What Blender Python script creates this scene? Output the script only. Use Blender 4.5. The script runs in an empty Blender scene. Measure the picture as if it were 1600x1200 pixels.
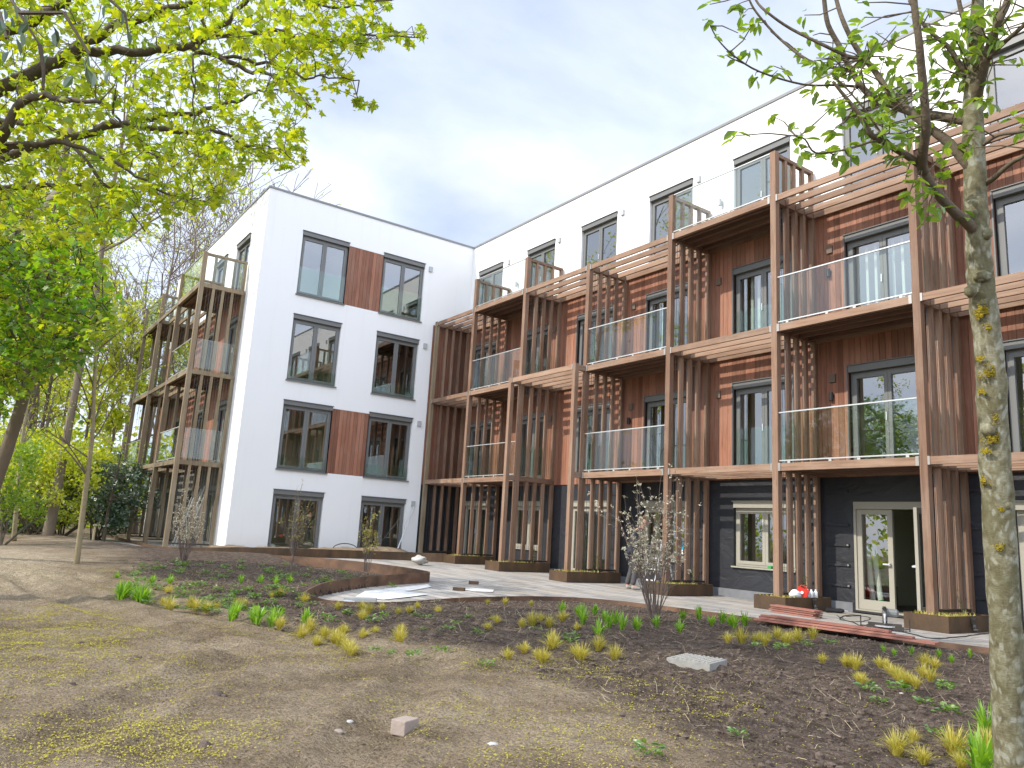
import bpy, math, random
import numpy as np
from mathutils import Vector, noise, Matrix

scene = bpy.context.scene
COL = scene.collection
RNG = random.Random(7)

# ------------------------------------------------------------------ camera constants
CAM = Vector((25.2456, -15.2872, 1.1986))
FW = Vector((-0.80638227, 0.55989738, 0.19042728))
RT = Vector((0.57839699, 0.81379305, 0.05654906))
UP = Vector((0.12330672, -0.15574273, 0.98007125))
FPX = 1201.39
L = 8.324          # length of the gable wall
H = 12.41          # roof height
S = 3.0            # storey height
ZD = 2.945         # first deck top


def at(u, v, depth):
    """point seen at photo pixel (u, v) at a true distance along the view axis"""
    return CAM + (FW + RT * ((u - 800) / FPX) - UP * ((v - 600) / FPX)) * depth


def base_at(u, depth):
    """ground point below the horizon pixel u at a depth"""
    p = at(u, 848 + (u - 800) * 0.0715, depth)
    return Vector((p.x, p.y, gz(p.x, p.y)))


def sstep(a, b, x):
    t = min(1.0, max(0.0, (x - a) / (b - a)))
    return t * t * (3 - 2 * t)


# ------------------------------------------------------------------ tagging
def tag(o, label, cat, group=None, kind=None):
    if label: o['label'] = label
    if cat: o['category'] = cat
    if group: o['group'] = group
    if kind: o['kind'] = kind
    return o


def thing(name, label, cat, loc=(0, 0, 0), rz=0.0, group=None):
    o = bpy.data.objects.new(name, None)
    COL.objects.link(o)
    o.location = loc
    o.rotation_euler = (0, 0, rz)
    o.empty_display_size = 0.2
    return tag(o, label, cat, group)


def dup(root, loc, rz=0.0, sc=1.0, label=None, group=None):
    r = root.copy(); COL.objects.link(r)
    r.location = loc; r.rotation_euler = (0, 0, rz); r.scale = (sc, sc, sc)
    if label: r['label'] = label
    if group: r['group'] = group
    for ch in list(root.children):
        c = ch.copy(); COL.objects.link(c); c.parent = r
        for g in list(ch.children):
            d = g.copy(); COL.objects.link(d); d.parent = c
    return r


# ------------------------------------------------------------------ mesh builder
class MB:
    def __init__(self):
        self.v = []; self.f = []; self.m = []; self.var = []

    def face(self, pts, m=0, var=None):
        n = len(self.v)
        self.v.extend([tuple(p) for p in pts])
        self.f.append(tuple(range(n, n + len(pts))))
        self.m.append(m); self.var.append(RNG.random() if var is None else var)

    def hexa(self, p, m=0, var=None):
        """8 corners: bottom ring 0-3, top ring 4-7"""
        n = len(self.v); self.v.extend([tuple(q) for q in p])
        vr = RNG.random() if var is None else var
        for q in ((3, 2, 1, 0), (4, 5, 6, 7), (0, 1, 5, 4), (1, 2, 6, 5), (2, 3, 7, 6), (3, 0, 4, 7)):
            self.f.append(tuple(n + i for i in q)); self.m.append(m); self.var.append(vr)

    def fbox(self, fr, a0, a1, b0, b1, d0, d1, m=0, var=None):
        P = fr.P
        self.hexa([P(a0, b0, d0), P(a1, b0, d0), P(a1, b0, d1), P(a0, b0, d1),
                   P(a0, b1, d0), P(a1, b1, d0), P(a1, b1, d1), P(a0, b1, d1)], m, var)

    def box(self, c, s, rz=0.0, m=0, var=None, tilt=None):
        hx, hy, hz = s[0] / 2, s[1] / 2, s[2] / 2
        M = Matrix.Rotation(rz, 3, 'Z')
        if tilt is not None: M = M @ tilt
        c = Vector(c)
        self.hexa([c + M @ Vector(q) for q in ((-hx, -hy, -hz), (hx, -hy, -hz), (hx, hy, -hz), (-hx, hy, -hz),
                                               (-hx, -hy, hz), (hx, -hy, hz), (hx, hy, hz), (-hx, hy, hz))], m, var)

    def tube(self, pts, radii, n=6, m=0, var=None, cap=True, wob=0.0):
        pts = [Vector(p) for p in pts]
        base = len(self.v); vr = RNG.random() if var is None else var
        ref = None
        for i, p in enumerate(pts):
            t = (pts[min(i + 1, len(pts) - 1)] - pts[max(i - 1, 0)])
            if t.length < 1e-9: t = Vector((0, 0, 1))
            t.normalize()
            if ref is None:
                ref = t.orthogonal().normalized()
            else:
                ref = (ref - t * ref.dot(t))
                ref = ref.normalized() if ref.length > 1e-6 else t.orthogonal().normalized()
            bi = t.cross(ref); r = radii[i]
            for k in range(n):
                a = 2 * math.pi * k / n
                rr = r
                if wob:
                    q = p + (ref * math.cos(a) + bi * math.sin(a)) * r
                    rr = r * (1 + wob * noise.noise(q * (1.6 / max(r, .02) * .35)))
                self.v.append(tuple(p + (ref * math.cos(a) + bi * math.sin(a)) * rr))
        for i in range(len(pts) - 1):
            for k in range(n):
                a = base + i * n + k; b = base + i * n + (k + 1) % n
                self.f.append((a, b, b + n, a + n)); self.m.append(m); self.var.append(vr)
        if cap and n > 2:
            self.f.append(tuple(base + k for k in reversed(range(n)))); self.m.append(m); self.var.append(vr)
            e = base + (len(pts) - 1) * n
            self.f.append(tuple(e + k for k in range(n))); self.m.append(m); self.var.append(vr)

    def build(self, name, mats, parent=None, origin=None, smooth=False):
        if origin is not None:
            ox, oy, oz = origin
            vs = [(x - ox, y - oy, z - oz) for x, y, z in self.v]
        else:
            vs = self.v
        me = bpy.data.meshes.new(name)
        me.from_pydata(vs, [], self.f)
        if not isinstance(mats, (list, tuple)): mats = [mats]
        for mt in mats: me.materials.append(mt)
        me.polygons.foreach_set('material_index', self.m)
        a = me.attributes.new('var', 'FLOAT', 'FACE')
        a.data.foreach_set('value', self.var)
        if smooth: me.polygons.foreach_set('use_smooth', [True] * len(me.polygons))
        me.update()
        o = bpy.data.objects.new(name, me)
        COL.objects.link(o)
        if parent is not None:
            o.parent = parent
        elif origin is not None:
            o.location = origin
        return o


class Frame:
    def __init__(self, O, A, N):
        self.O = Vector(O); self.A = Vector(A); self.N = Vector(N)

    def P(self, a, b, d):
        q = self.O + self.A * a + self.N * d
        return (q.x, q.y, q.z + b)


# ------------------------------------------------------------------ materials
def nm(name):
    m = bpy.data.materials.new(name); m.use_nodes = True
    nt = m.node_tree; b = nt.nodes['Principled BSDF']
    return m, nt, b


def N(nt, t, **kw):
    n = nt.nodes.new(t)
    for k, v in kw.items():
        if k.startswith('i_'):
            n.inputs[k[2:].replace('_', ' ')].default_value = v
        else:
            setattr(n, k, v)
    return n


def ramp(nt, src, stops):
    r = N(nt, 'ShaderNodeValToRGB')
    els = r.color_ramp.elements
    while len(els) < len(stops): els.new(0.5)
    for e, (p, c) in zip(els, stops):
        e.position = p; e.color = (*c, 1) if len(c) == 3 else c
    nt.links.new(src, r.inputs[0])
    return r.outputs[0]


def mixc(nt, a, b, fac, mode='MIX'):
    n = N(nt, 'ShaderNodeMix', data_type='RGBA', blend_type=mode)
    for s, i in ((fac, 0), (a, 6), (b, 7)):
        if hasattr(s, 'is_output'): nt.links.new(s, n.inputs[i])
        else: n.inputs[i].default_value = s if i == 0 else (*s, 1)
    return n.outputs[2]


def coords(nt, scale=(1, 1, 1), kind='Object'):
    tc = N(nt, 'ShaderNodeTexCoord'); mp = N(nt, 'ShaderNodeMapping')
    mp.inputs['Scale'].default_value = scale
    nt.links.new(tc.outputs[kind], mp.inputs[0])
    return mp.outputs[0]


def ntex(nt, co, scale, detail=4, rough=0.6, dist=0.0):
    n = N(nt, 'ShaderNodeTexNoise')
    n.inputs['Scale'].default_value = scale; n.inputs['Detail'].default_value = detail
    n.inputs['Roughness'].default_value = rough; n.inputs['Distortion'].default_value = dist
    nt.links.new(co, n.inputs['Vector'])
    return n.outputs[0]


def bump(nt, b, h, strength, dist=0.02):
    n = N(nt, 'ShaderNodeBump'); n.inputs['Strength'].default_value = strength
    n.inputs['Distance'].default_value = dist
    nt.links.new(h, n.inputs['Height']); nt.links.new(n.outputs[0], b.inputs['Normal'])


def attr(nt, name='var'):
    return N(nt, 'ShaderNodeAttribute', attribute_name=name).outputs['Fac']


def plain(name, col, rough=0.6, var=0.15, nscale=3.0, bscale=0, bstr=0.1, metal=0.0, spec=0.3, stretch=(1, 1, 1)):
    m, nt, b = nm(name)
    co = coords(nt, stretch)
    n = ntex(nt, co, nscale, 5)
    c = mixc(nt, tuple(x * (1 - var) for x in col), tuple(min(1, x * (1 + var)) for x in col), n)
    nt.links.new(c, b.inputs['Base Color'])
    b.inputs['Roughness'].default_value = rough; b.inputs['Metallic'].default_value = metal
    b.inputs['Specular IOR Level'].default_value = spec
    if bscale: bump(nt, b, ntex(nt, co, bscale, 6), bstr)
    return m


def wood(name, c0, c1, stretch, rough=0.65, grey=(0.3, 0.25, 0.2), greyamt=0.25):
    m, nt, b = nm(name)
    v = attr(nt)
    tc = N(nt, 'ShaderNodeTexCoord'); mp = N(nt, 'ShaderNodeMapping')
    mp.inputs['Scale'].default_value = stretch
    nt.links.new(tc.outputs['Object'], mp.inputs[0])
    add = N(nt, 'ShaderNodeVectorMath', operation='ADD')
    cmb = N(nt, 'ShaderNodeCombineXYZ')
    ml = N(nt, 'ShaderNodeMath', operation='MULTIPLY'); ml.inputs[1].default_value = 37.0
    nt.links.new(v, ml.inputs[0])
    for i in range(3): nt.links.new(ml.outputs[0], cmb.inputs[i])
    nt.links.new(mp.outputs[0], add.inputs[0]); nt.links.new(cmb.outputs[0], add.inputs[1])
    co = add.outputs[0]
    grain = ntex(nt, co, 1.0, 7, 0.7, 0.6)
    col = mixc(nt, c0, c1, v)
    g = ramp(nt, grain, [(0.25, (0.5, 0.47, 0.45)), (0.5, (1, 1, 1)), (0.75, (1.32, 1.3, 1.25))])
    col = mixc(nt, col, g, 1.0, 'MULTIPLY')
    big = ntex(nt, coords(nt, (1, 1, 0.6)), 1.3, 4)
    fac = ramp(nt, big, [(0.45, (0, 0, 0)), (0.8, (greyamt,) * 3)])
    col = mixc(nt, col, grey, fac)
    nt.links.new(col, b.inputs['Base Color'])
    b.inputs['Roughness'].default_value = rough
    b.inputs['Specular IOR Level'].default_value = 0.25
    bump(nt, b, grain, 0.25, 0.004)
    return m


def leafmat(name, c0, c1, trans=0.5, gloss=0.08, tcol=None):
    m = bpy.data.materials.new(name); m.use_nodes = True
    nt = m.node_tree; nt.nodes.clear()
    out = N(nt, 'ShaderNodeOutputMaterial')
    col = mixc(nt, c0, c1, attr(nt))
    d = N(nt, 'ShaderNodeBsdfDiffuse'); t = N(nt, 'ShaderNodeBsdfTranslucent')
    g = N(nt, 'ShaderNodeBsdfGlossy'); g.inputs['Roughness'].default_value = 0.45
    nt.links.new(col, d.inputs[0])
    tc = mixc(nt, col, tcol or (1.5, 1.45, 0.6), 1.0, 'MULTIPLY')
    nt.links.new(tc, t.inputs[0])
    mx = N(nt, 'ShaderNodeMixShader'); mx.inputs[0].default_value = trans
    nt.links.new(d.outputs[0], mx.inputs[1]); nt.links.new(t.outputs[0], mx.inputs[2])
    m2 = N(nt, 'ShaderNodeMixShader'); m2.inputs[0].default_value = gloss
    nt.links.new(mx.outputs[0], m2.inputs[1]); nt.links.new(g.outputs[0], m2.inputs[2])
    nt.links.new(m2.outputs[0], out.inputs[0])
    return m


def glass(name, tint, r0, power):
    """thin pane: transparent, with a mirror part that grows towards grazing view (Schlick)"""
    m = bpy.data.materials.new(name); m.use_nodes = True
    nt = m.node_tree; nt.nodes.clear()
    out = N(nt, 'ShaderNodeOutputMaterial')
    t = N(nt, 'ShaderNodeBsdfTransparent'); t.inputs[0].default_value = (*tint, 1)
    g = N(nt, 'ShaderNodeBsdfGlossy'); g.inputs['Roughness'].default_value = 0.0
    g.inputs[0].default_value = (0.95, 0.97, 0.98, 1)
    lw = N(nt, 'ShaderNodeLayerWeight'); lw.inputs[0].default_value = 0.5
    pw = N(nt, 'ShaderNodeMath', operation='POWER'); pw.inputs[1].default_value = power
    nt.links.new(lw.outputs['Facing'], pw.inputs[0])
    ml = N(nt, 'ShaderNodeMath', operation='MULTIPLY_ADD', use_clamp=True)
    ml.inputs[1].default_value = 1 - r0; ml.inputs[2].default_value = r0
    nt.links.new(pw.outputs[0], ml.inputs[0])
    mx = N(nt, 'ShaderNodeMixShader')
    nt.links.new(ml.outputs[0], mx.inputs[0])
    nt.links.new(t.outputs[0], mx.inputs[1]); nt.links.new(g.outputs[0], mx.inputs[2])
    nt.links.new(mx.outputs[0], out.inputs[0])
    return m


def whiterender():
    """trowelled white render, faint rain streaks and a little splash dirt low down"""
    m, nt, b = nm('white render')
    co = coords(nt)
    cloud = ntex(nt, co, 0.7, 5); streak = ntex(nt, coords(nt, (5, 5, 0.22)), 1.0, 5, 0.6); grain = ntex(nt, co, 70, 4)
    c = mixc(nt, (0.775, 0.77, 0.75), (0.81, 0.805, 0.785), cloud)
    c = mixc(nt, c, (0.66, 0.65, 0.61), ramp(nt, streak, [(0.55, (0, 0, 0)), (0.8, (0.30,) * 3)]))
    sp = N(nt, 'ShaderNodeSeparateXYZ'); nt.links.new(co, sp.inputs[0])
    mr = N(nt, 'ShaderNodeMapRange'); mr.inputs[1].default_value = 0.05; mr.inputs[2].default_value = 0.75; mr.inputs[3].default_value = 0.45; mr.inputs[4].default_value = 0.0
    nt.links.new(sp.outputs[2], mr.inputs[0])
    mu = N(nt, 'ShaderNodeMath', operation='MULTIPLY'); nt.links.new(mr.outputs[0], mu.inputs[0]); nt.links.new(ntex(nt, co, 6, 6, 0.7), mu.inputs[1])
    c = mixc(nt, c, (0.40, 0.34, 0.27), mu.outputs[0])
    nt.links.new(c, b.inputs['Base Color'])
    b.inputs['Roughness'].default_value = 0.88; b.inputs['Specular IOR Level'].default_value = 0.2
    bump(nt, b, grain, 0.12, 0.006)
    return m


M = {}
M['render'] = whiterender()
M['coping'] = plain('grey metal coping', (0.22, 0.22, 0.22), 0.45, 0.08, 2)
M['clad'] = wood('red cedar cladding', (0.18, 0.078, 0.047), (0.34, 0.153, 0.095), (26, 26, 1.3), 0.6, (0.36, 0.24, 0.17), 0.35)
M['timber'] = wood('brown hardwood posts', (0.165, 0.095, 0.06), (0.29, 0.18, 0.12), (22, 22, 1.2), 0.62, (0.36, 0.27, 0.2), 0.45)
M['beam'] = wood('brown hardwood beams', (0.195, 0.116, 0.074), (0.325, 0.207, 0.138), (1.2, 22, 22), 0.62, (0.38, 0.29, 0.22), 0.45)
M['beamy'] = wood('brown hardwood cross beams', (0.165, 0.098, 0.065), (0.26, 0.165, 0.112), (22, 1.2, 22), 0.62, (0.38, 0.32, 0.25), 0.4)
M['weathered'] = wood('weathered brown hardwood posts', (0.15, 0.112, 0.07), (0.24, 0.178, 0.112), (22, 22, 1.2), 0.65, (0.3, 0.27, 0.19), 0.6)
M['weatherx'] = wood('weathered brown hardwood beams', (0.15, 0.112, 0.07), (0.24, 0.178, 0.112), (1.2, 22, 22), 0.65, (0.3, 0.27, 0.19), 0.6)
M['decking'] = wood('dark deck boards', (0.13, 0.075, 0.05), (0.2, 0.12, 0.085), (1.2, 20, 20), 0.7, (0.2, 0.15, 0.11), 0.3)
M['backing'] = plain('black backing', (0.02, 0.015, 0.013), 0.8, 0.2)
M['bracket'] = plain('galvanised bracket', (0.38, 0.36, 0.33), 0.4, 0.1, 4, metal=0.6)
M['cable'] = plain('steel cable', (0.12, 0.12, 0.12), 0.35, 0.1, 4, metal=0.5)
M['darkbar'] = plain('dark steel flat', (0.05, 0.042, 0.035), 0.5, 0.15, 4)
M['frame'] = plain('grey window frame', (0.15, 0.152, 0.145), 0.42, 0.06, 2, spec=0.4)
M['framebeige'] = plain('beige window frame', (0.34, 0.32, 0.26), 0.45, 0.05, 2)
M['glass'] = glass('window glass', (0.82, 0.88, 0.80), 0.22, 2.6)
M['rail_glass'] = glass('railing glass', (0.94, 0.98, 0.955), 0.032, 3.8)
M['handrail'] = plain('pale metal handrail', (0.55, 0.56, 0.54), 0.35, 0.05, 3, metal=0.5)
M['inside'] = plain('interior plaster', (0.60, 0.62, 0.47), 0.9, 0.06, 1)
M['insidefloor'] = plain('interior floor', (0.22, 0.21, 0.19), 0.8, 0.1, 1)
M['blind'] = plain('pale blind slats', (0.52, 0.54, 0.52), 0.7, 0.03, 3)
M['vent'] = plain('grey vent', (0.42, 0.43, 0.43), 0.5, 0.05)
M['black'] = plain('black plastic', (0.025, 0.025, 0.026), 0.45, 0.15, 5)
M['white_plastic'] = plain('white plastic', (0.72, 0.73, 0.73), 0.5, 0.05, 5)
M['alu'] = plain('aluminium', (0.66, 0.67, 0.68), 0.35, 0.05, 5, metal=0.4)
M['red_plastic'] = plain('red plastic', (0.55, 0.035, 0.02), 0.45, 0.08, 5)
M['green_plastic'] = plain('green plastic', (0.03, 0.32, 0.08), 0.45, 0.1, 5)
M['blue_plastic'] = plain('blue sticker', (0.02, 0.33, 0.5), 0.5, 0.1, 5)
M['straw'] = plain('dry stems', (0.42, 0.34, 0.22), 0.8, 0.25, 8)


def membrane():
    m, nt, b = nm('black wall membrane')
    co = coords(nt, (1, 1, 1.4))
    n = ntex(nt, co, 1.8, 5, 0.55, 1.2)
    c = mixc(nt, (0.016, 0.017, 0.021), (0.034, 0.036, 0.042), n)
    nt.links.new(c, b.inputs['Base Color'])
    b.inputs['Roughness'].default_value = 0.48
    b.inputs['Specular IOR Level'].default_value = 0.45
    bump(nt, b, n, 0.7, 0.05)
    return m


def corten():
    m, nt, b = nm('dark corten steel')
    co = coords(nt, (1, 1, 0.5))
    n = ntex(nt, co, 2.2, 6, 0.65, 0.4)
    n2 = ntex(nt, coords(nt), 45, 3)
    c = ramp(nt, n, [(0.3, (0.045, 0.030, 0.018)), (0.52, (0.085, 0.05, 0.026)), (0.72, (0.15, 0.078, 0.035))])
    c = mixc(nt, c, (0.17, 0.085, 0.04), ramp(nt, n2, [(0.55, (0, 0, 0)), (0.8, (0.35,) * 3)]))
    nt.links.new(c, b.inputs['Base Color'])
    b.inputs['Roughness'].default_value = 0.55; b.inputs['Specular IOR Level'].default_value = 0.35
    bump(nt, b, n2, 0.12, 0.003)
    return m


def rimrust():
    m, nt, b = nm('orange rusted corten edging')
    n = ntex(nt, coords(nt, (1, 1, 1.6)), 1.7, 6, 0.6, 0.5)
    n2 = ntex(nt, coords(nt), 40, 3)
    c = ramp(nt, n, [(0.3, (0.065, 0.036, 0.022)), (0.5, (0.12, 0.066, 0.038)), (0.75, (0.22, 0.115, 0.062))])
    c = mixc(nt, c, (0.10, 0.045, 0.022), ramp(nt, n2, [(0.5, (0, 0, 0)), (0.8, (0.5,) * 3)]))
    nt.links.new(c, b.inputs['Base Color'])
    b.inputs['Roughness'].default_value = 0.7
    return m


def soilmat():
    m, nt, b = nm('bare earth')
    co = coords(nt)
    bed = attr(nt, 'bed'); dry = attr(nt, 'dry')
    n1 = ntex(nt, co, 1.1, 6, 0.65, 0.3); n2 = ntex(nt, co, 9, 6, 0.7); n3 = ntex(nt, co, 55, 4, 0.7); n4 = ntex(nt, co, 24, 5, 0.75)
    path = ramp(nt, n1, [(0.32, (0.18, 0.136, 0.09)), (0.48, (0.30, 0.235, 0.16)), (0.68, (0.43, 0.35, 0.25))])
    soil = ramp(nt, n2, [(0.28, (0.062, 0.046, 0.037)), (0.5, (0.142, 0.108, 0.085)), (0.75, (0.235, 0.183, 0.145))])
    pale = ramp(nt, n2, [(0.3, (0.44, 0.355, 0.24)), (0.7, (0.62, 0.52, 0.385))])  # dry sandy dirt, paled further to paint in sunlit ground
    c = mixc(nt, path, soil, bed)
    c = mixc(nt, c, pale, dry)
    grit = ramp(nt, n3, [(0.3, (0.35, 0.33, 0.31)), (0.5, (1, 1, 1)), (0.72, (1.5, 1.47, 1.42))])
    c = mixc(nt, c, grit, 1.0, 'MULTIPLY')
    n2b = ramp(nt, n2, [(0.3, (0.72, 0.7, 0.68)), (0.6, (1.1, 1.1, 1.1))])
    c = mixc(nt, c, n2b, 0.8, 'MULTIPLY')
    nt.links.new(c, b.inputs['Base Color'])
    b.inputs['Roughness'].default_value = 0.95; b.inputs['Specular IOR Level'].default_value = 0.1
    hs = N(nt, 'ShaderNodeMath', operation='MULTIPLY_ADD'); hs.inputs[1].default_value = 0.35
    h4 = N(nt, 'ShaderNodeMath', operation='MULTIPLY_ADD'); h4.inputs[1].default_value = 0.7
    nt.links.new(n4, h4.inputs[0]); nt.links.new(n2, h4.inputs[2])
    nt.links.new(n3, hs.inputs[0]); nt.links.new(h4.outputs[0], hs.inputs[2])
    bump(nt, b, hs.outputs[0], 1.0, 0.10)
    return m


def paving():
    m, nt, b = nm('grey stone paving')
    br = N(nt, 'ShaderNodeTexBrick')
    mp = coords(nt, (1, 1, 1))
    nt.links.new(mp, br.inputs['Vector'])
    br.inputs['Scale'].default_value = 1.0
    br.inputs['Brick Width'].default_value = 1.2; br.inputs['Row Height'].default_value = 0.3
    br.inputs['Mortar Size'].default_value = 0.013
    br.inputs['Color1'].default_value = (0.25, 0.235, 0.21, 1); br.inputs['Color2'].default_value = (0.43, 0.40, 0.36, 1)
    br.inputs['Mortar'].default_value = (0.08, 0.072, 0.06, 1)
    n = ntex(nt, coords(nt), 0.8, 6, 0.65, 0.4); n3 = ntex(nt, coords(nt), 30, 4)
    dust = ramp(nt, n, [(0.48, (0, 0, 0)), (0.68, (0.75,) * 3)])
    c = mixc(nt, br.outputs[0], (0.38, 0.32, 0.24), dust)
    c = mixc(nt, c, ramp(nt, n3, [(0.3, (0.8,) * 3), (0.7, (1.12,) * 3)]), 1.0, 'MULTIPLY')
    nt.links.new(c, b.inputs['Base Color'])
    b.inputs['Roughness'].default_value = 0.8
    bump(nt, b, n3, 0.15, 0.004)
    return m


def barkmottled():
    m, nt, b = nm('mottled lichen bark')
    co = coords(nt, (1, 1, 0.75))
    n1 = ntex(nt, co, 26, 6, 0.62, 0.6); n2 = ntex(nt, coords(nt, (1, 1, 0.9)), 5, 4); n3 = ntex(nt, coords(nt, (1, 1, 2.5)), 60, 4)
    c = ramp(nt, n1, [(0.32, (0.10, 0.085, 0.05)), (0.47, (0.165, 0.148, 0.09)), (0.58, (0.235, 0.222, 0.15)), (0.72, (0.34, 0.34, 0.265))])
    c = mixc(nt, c, (0.105, 0.095, 0.045), ramp(nt, n2, [(0.42, (0, 0, 0)), (0.7, (0.75,) * 3)]))
    sp = N(nt, 'ShaderNodeTexVoronoi'); sp.inputs['Scale'].default_value = 17; sp.inputs['Randomness'].default_value = 1.0
    nt.links.new(mixc(nt, coords(nt, (1, 1, 1.5)), N(nt, 'ShaderNodeTexNoise', i_Scale=9.0).outputs[1], 0.25), sp.inputs['Vector'])
    c = mixc(nt, c, (0.36, 0.365, 0.30), ramp(nt, sp.outputs['Distance'], [(0.2, (0.55,) * 3), (0.38, (0, 0, 0))]))
    nt.links.new(c, b.inputs['Base Color'])
    b.inputs['Roughness'].default_value = 0.85; b.inputs['Specular IOR Level'].default_value = 0.15
    bump(nt, b, n3, 0.5, 0.006)
    return m


M['membrane'] = membrane(); M['corten'] = corten(); M['rim'] = rimrust()
M['soil'] = soilmat(); M['paving'] = paving(); M['lichen'] = barkmottled()
M['bark'] = plain('dark bark', (0.10, 0.08, 0.055), 0.9, 0.5, 9, 30, 0.6, stretch=(1, 1, 0.3))
M['barkgrey'] = plain('grey brown bark', (0.17, 0.135, 0.095), 0.9, 0.45, 6, 25, 0.6, stretch=(1, 1, 0.3))
M['barkpale'] = plain('pale young bark', (0.30, 0.25, 0.15), 0.85, 0.3, 10)
M['twig'] = plain('bare twigs', (0.15, 0.115, 0.095), 0.9, 0.25, 9)
M['branchbark'] = plain('brown branch bark', (0.115, 0.09, 0.06), 0.85, 0.4, 18, 40, 0.5)
M['mossy'] = plain('yellow moss', (0.33, 0.25, 0.02), 0.95, 0.5, 40, 60, 0.9)
M['maple'] = leafmat('young maple leaves', (0.17, 0.27, 0.012), (0.36, 0.39, 0.014), 0.62, .06, (1.8, 1.7, .7))
M['maple2'] = leafmat('green maple leaves', (0.06, 0.18, 0.01), (0.22, 0.33, 0.015), 0.55, .06, (1.7, 1.7, .7))
M['cherry'] = leafmat('green oval leaves', (0.10, 0.20, 0.016), (0.25, 0.36, 0.035), 0.55, 0.1, (1.7, 1.6, .7))
M['fresh'] = leafmat('fresh spring leaves', (0.24, 0.33, 0.015), (0.48, 0.48, 0.035), 0.55, .05, (1.6, 1.55, .7))
M['mid'] = leafmat('mid green leaves', (0.11, 0.22, 0.015), (0.27, 0.36, 0.025), 0.5, .05)
M['ever'] = leafmat('dark evergreen leaves', (0.03, 0.07, 0.028), (0.075, 0.135, 0.055), 0.25, 0.12)
M['blossom'] = leafmat('pale buds', (0.40, 0.36, 0.24), (0.6, 0.55, 0.4), 0.3, tcol=(1, 1, 0.9))
M['yellowbud'] = leafmat('yellow buds', (0.4, 0.34, 0.06), (0.55, 0.46, 0.1), 0.35, tcol=(1, 1, 0.8))
M['tuft'] = leafmat('yellow grass blades', (0.30, 0.30, 0.03), (0.66, 0.55, 0.11), 0.4, tcol=(1.2, 1.15, 0.7))
M['lily'] = leafmat('bright green blades', (0.13, 0.30, 0.012), (0.30, 0.48, 0.04), 0.5)
M['herb'] = leafmat('small green leaves', (0.06, 0.16, 0.02), (0.2, 0.3, 0.05), 0.4)
M['petal'] = leafmat('fallen yellow green blossom', (0.30, 0.27, 0.02), (0.52, 0.45, 0.04), 0.2, tcol=(1, 1, 0.7))
M['clod'] = plain('soil clods', (0.12, 0.09, 0.07), 0.95, 0.4, 14, 50, 0.8)
M['sandclod'] = plain('dry earth crumbs', (0.23, 0.17, 0.11), 0.95, 0.35, 14, 50, 0.8)
M['redwood'] = wood('red decking boards', (0.20, 0.085, 0.065), (0.34, 0.155, 0.118), (1.5, 20, 20), 0.6, (0.4, 0.22, 0.16), 0.3)
M['stone'] = plain('pink grey stone', (0.31, 0.25, 0.21), 0.85, 0.2, 25, 50, 0.4)
M['concrete'] = plain('pale concrete', (0.42, 0.405, 0.37), 0.85, 0.12, 12, 40, 0.3)
M['paper'] = plain('white sheeting', (0.62, 0.62, 0.60), 0.7, 0.05, 4)
M['skin'] = plain('skin', (0.55, 0.30, 0.21), 0.55, 0.06, 8)
M['hair'] = plain('brown hair', (0.10, 0.055, 0.03), 0.7, 0.2, 30)
M['jacket'] = plain('dark grey work jacket', (0.035, 0.036, 0.045), 0.85, 0.25, 12)
M['trousers'] = plain('grey work trousers', (0.075, 0.07, 0.072), 0.85, 0.25, 12)
M['shoe'] = plain('pale work shoes', (0.32, 0.30, 0.27), 0.7, 0.15, 12)

# ------------------------------------------------------------------ ground shape
def poly_dist(x, y, pts):
    d = 1e9
    for (x0, y0), (x1, y1) in zip(pts[:-1], pts[1:]):
        dx, dy = x1 - x0, y1 - y0
        t = ((x - x0) * dx + (y - y0) * dy) / (dx * dx + dy * dy + 1e-12)
        t = min(1, max(0, t))
        e = math.hypot(x - x0 - dx * t, y - y0 - dy * t)
        if e < d: d = e
    return d


def inside(x, y, poly):
    c = False; n = len(poly); j = n - 1
    for i in range(n):
        xi, yi = poly[i]; xj, yj = poly[j]
        if (yi > y) != (yj > y) and x < (xj - xi) * (y - yi) / (yj - yi) + xi: c = not c
        j = i
    return c


def smooth_line(pts, n=5):
    """Catmull-Rom through points"""
    out = []
    for i in range(len(pts) - 1):
        p0 = pts[max(i - 1, 0)]; p1 = pts[i]; p2 = pts[i + 1]; p3 = pts[min(i + 2, len(pts) - 1)]
        for k in range(n):
            t = k / n
            out.append(tuple(0.5 * ((2 * b) + (-a + c) * t + (2 * a - 5 * b + 4 * c - d) * t * t + (-a + 3 * b - 3 * c + d) * t ** 3)
                             for a, b, c, d in zip(p0, p1, p2, p3)))
    out.append(tuple(pts[-1]))
    return out


# raised rim of the left bed (x, y, rim height above the paving)
RIM = smooth_line([(-9.0, -12.9, .12), (-4.0, -12.3, .12), (0.0, -11.55, .14), (2.6, -10.5, .15), (3.4, -9.5, .15), (4.2, -8.4, .15), (5.5, -7.3, .18), (7.2, -6.5, .19),
                   (8.8, -6.3, .2), (9.7, -6.45, .21), (10.1, -6.93, .21), (10.45, -7.6, .21), (11.15, -8.7, .21), (12.3, -9.87, .21), (13.0, -10.45, .17),
                   (13.5, -10.75, .13), (13.85, -10.62, .07), (14.02, -10.32, .05), (14.06, -9.93, .04), (13.75, -9.15, .02), (13.2, -7.9, .02), (12.95, -6.9, .02),
                   (12.85, -5.9, .02), (13.1, -5.0, .02), (13.6, -4.55, .02), (14.3, -4.27, .02), (15.4, -4.05, .02), (16.64, -3.9, .02), (18.2, -3.7, .02),
                   (19.62, -3.48, .02), (20.8, -3.2, .02), (24, -2.7, .02), (33, -2.2, .02)], 5)
RIMXY = [(p[0], p[1]) for p in RIM]
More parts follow.
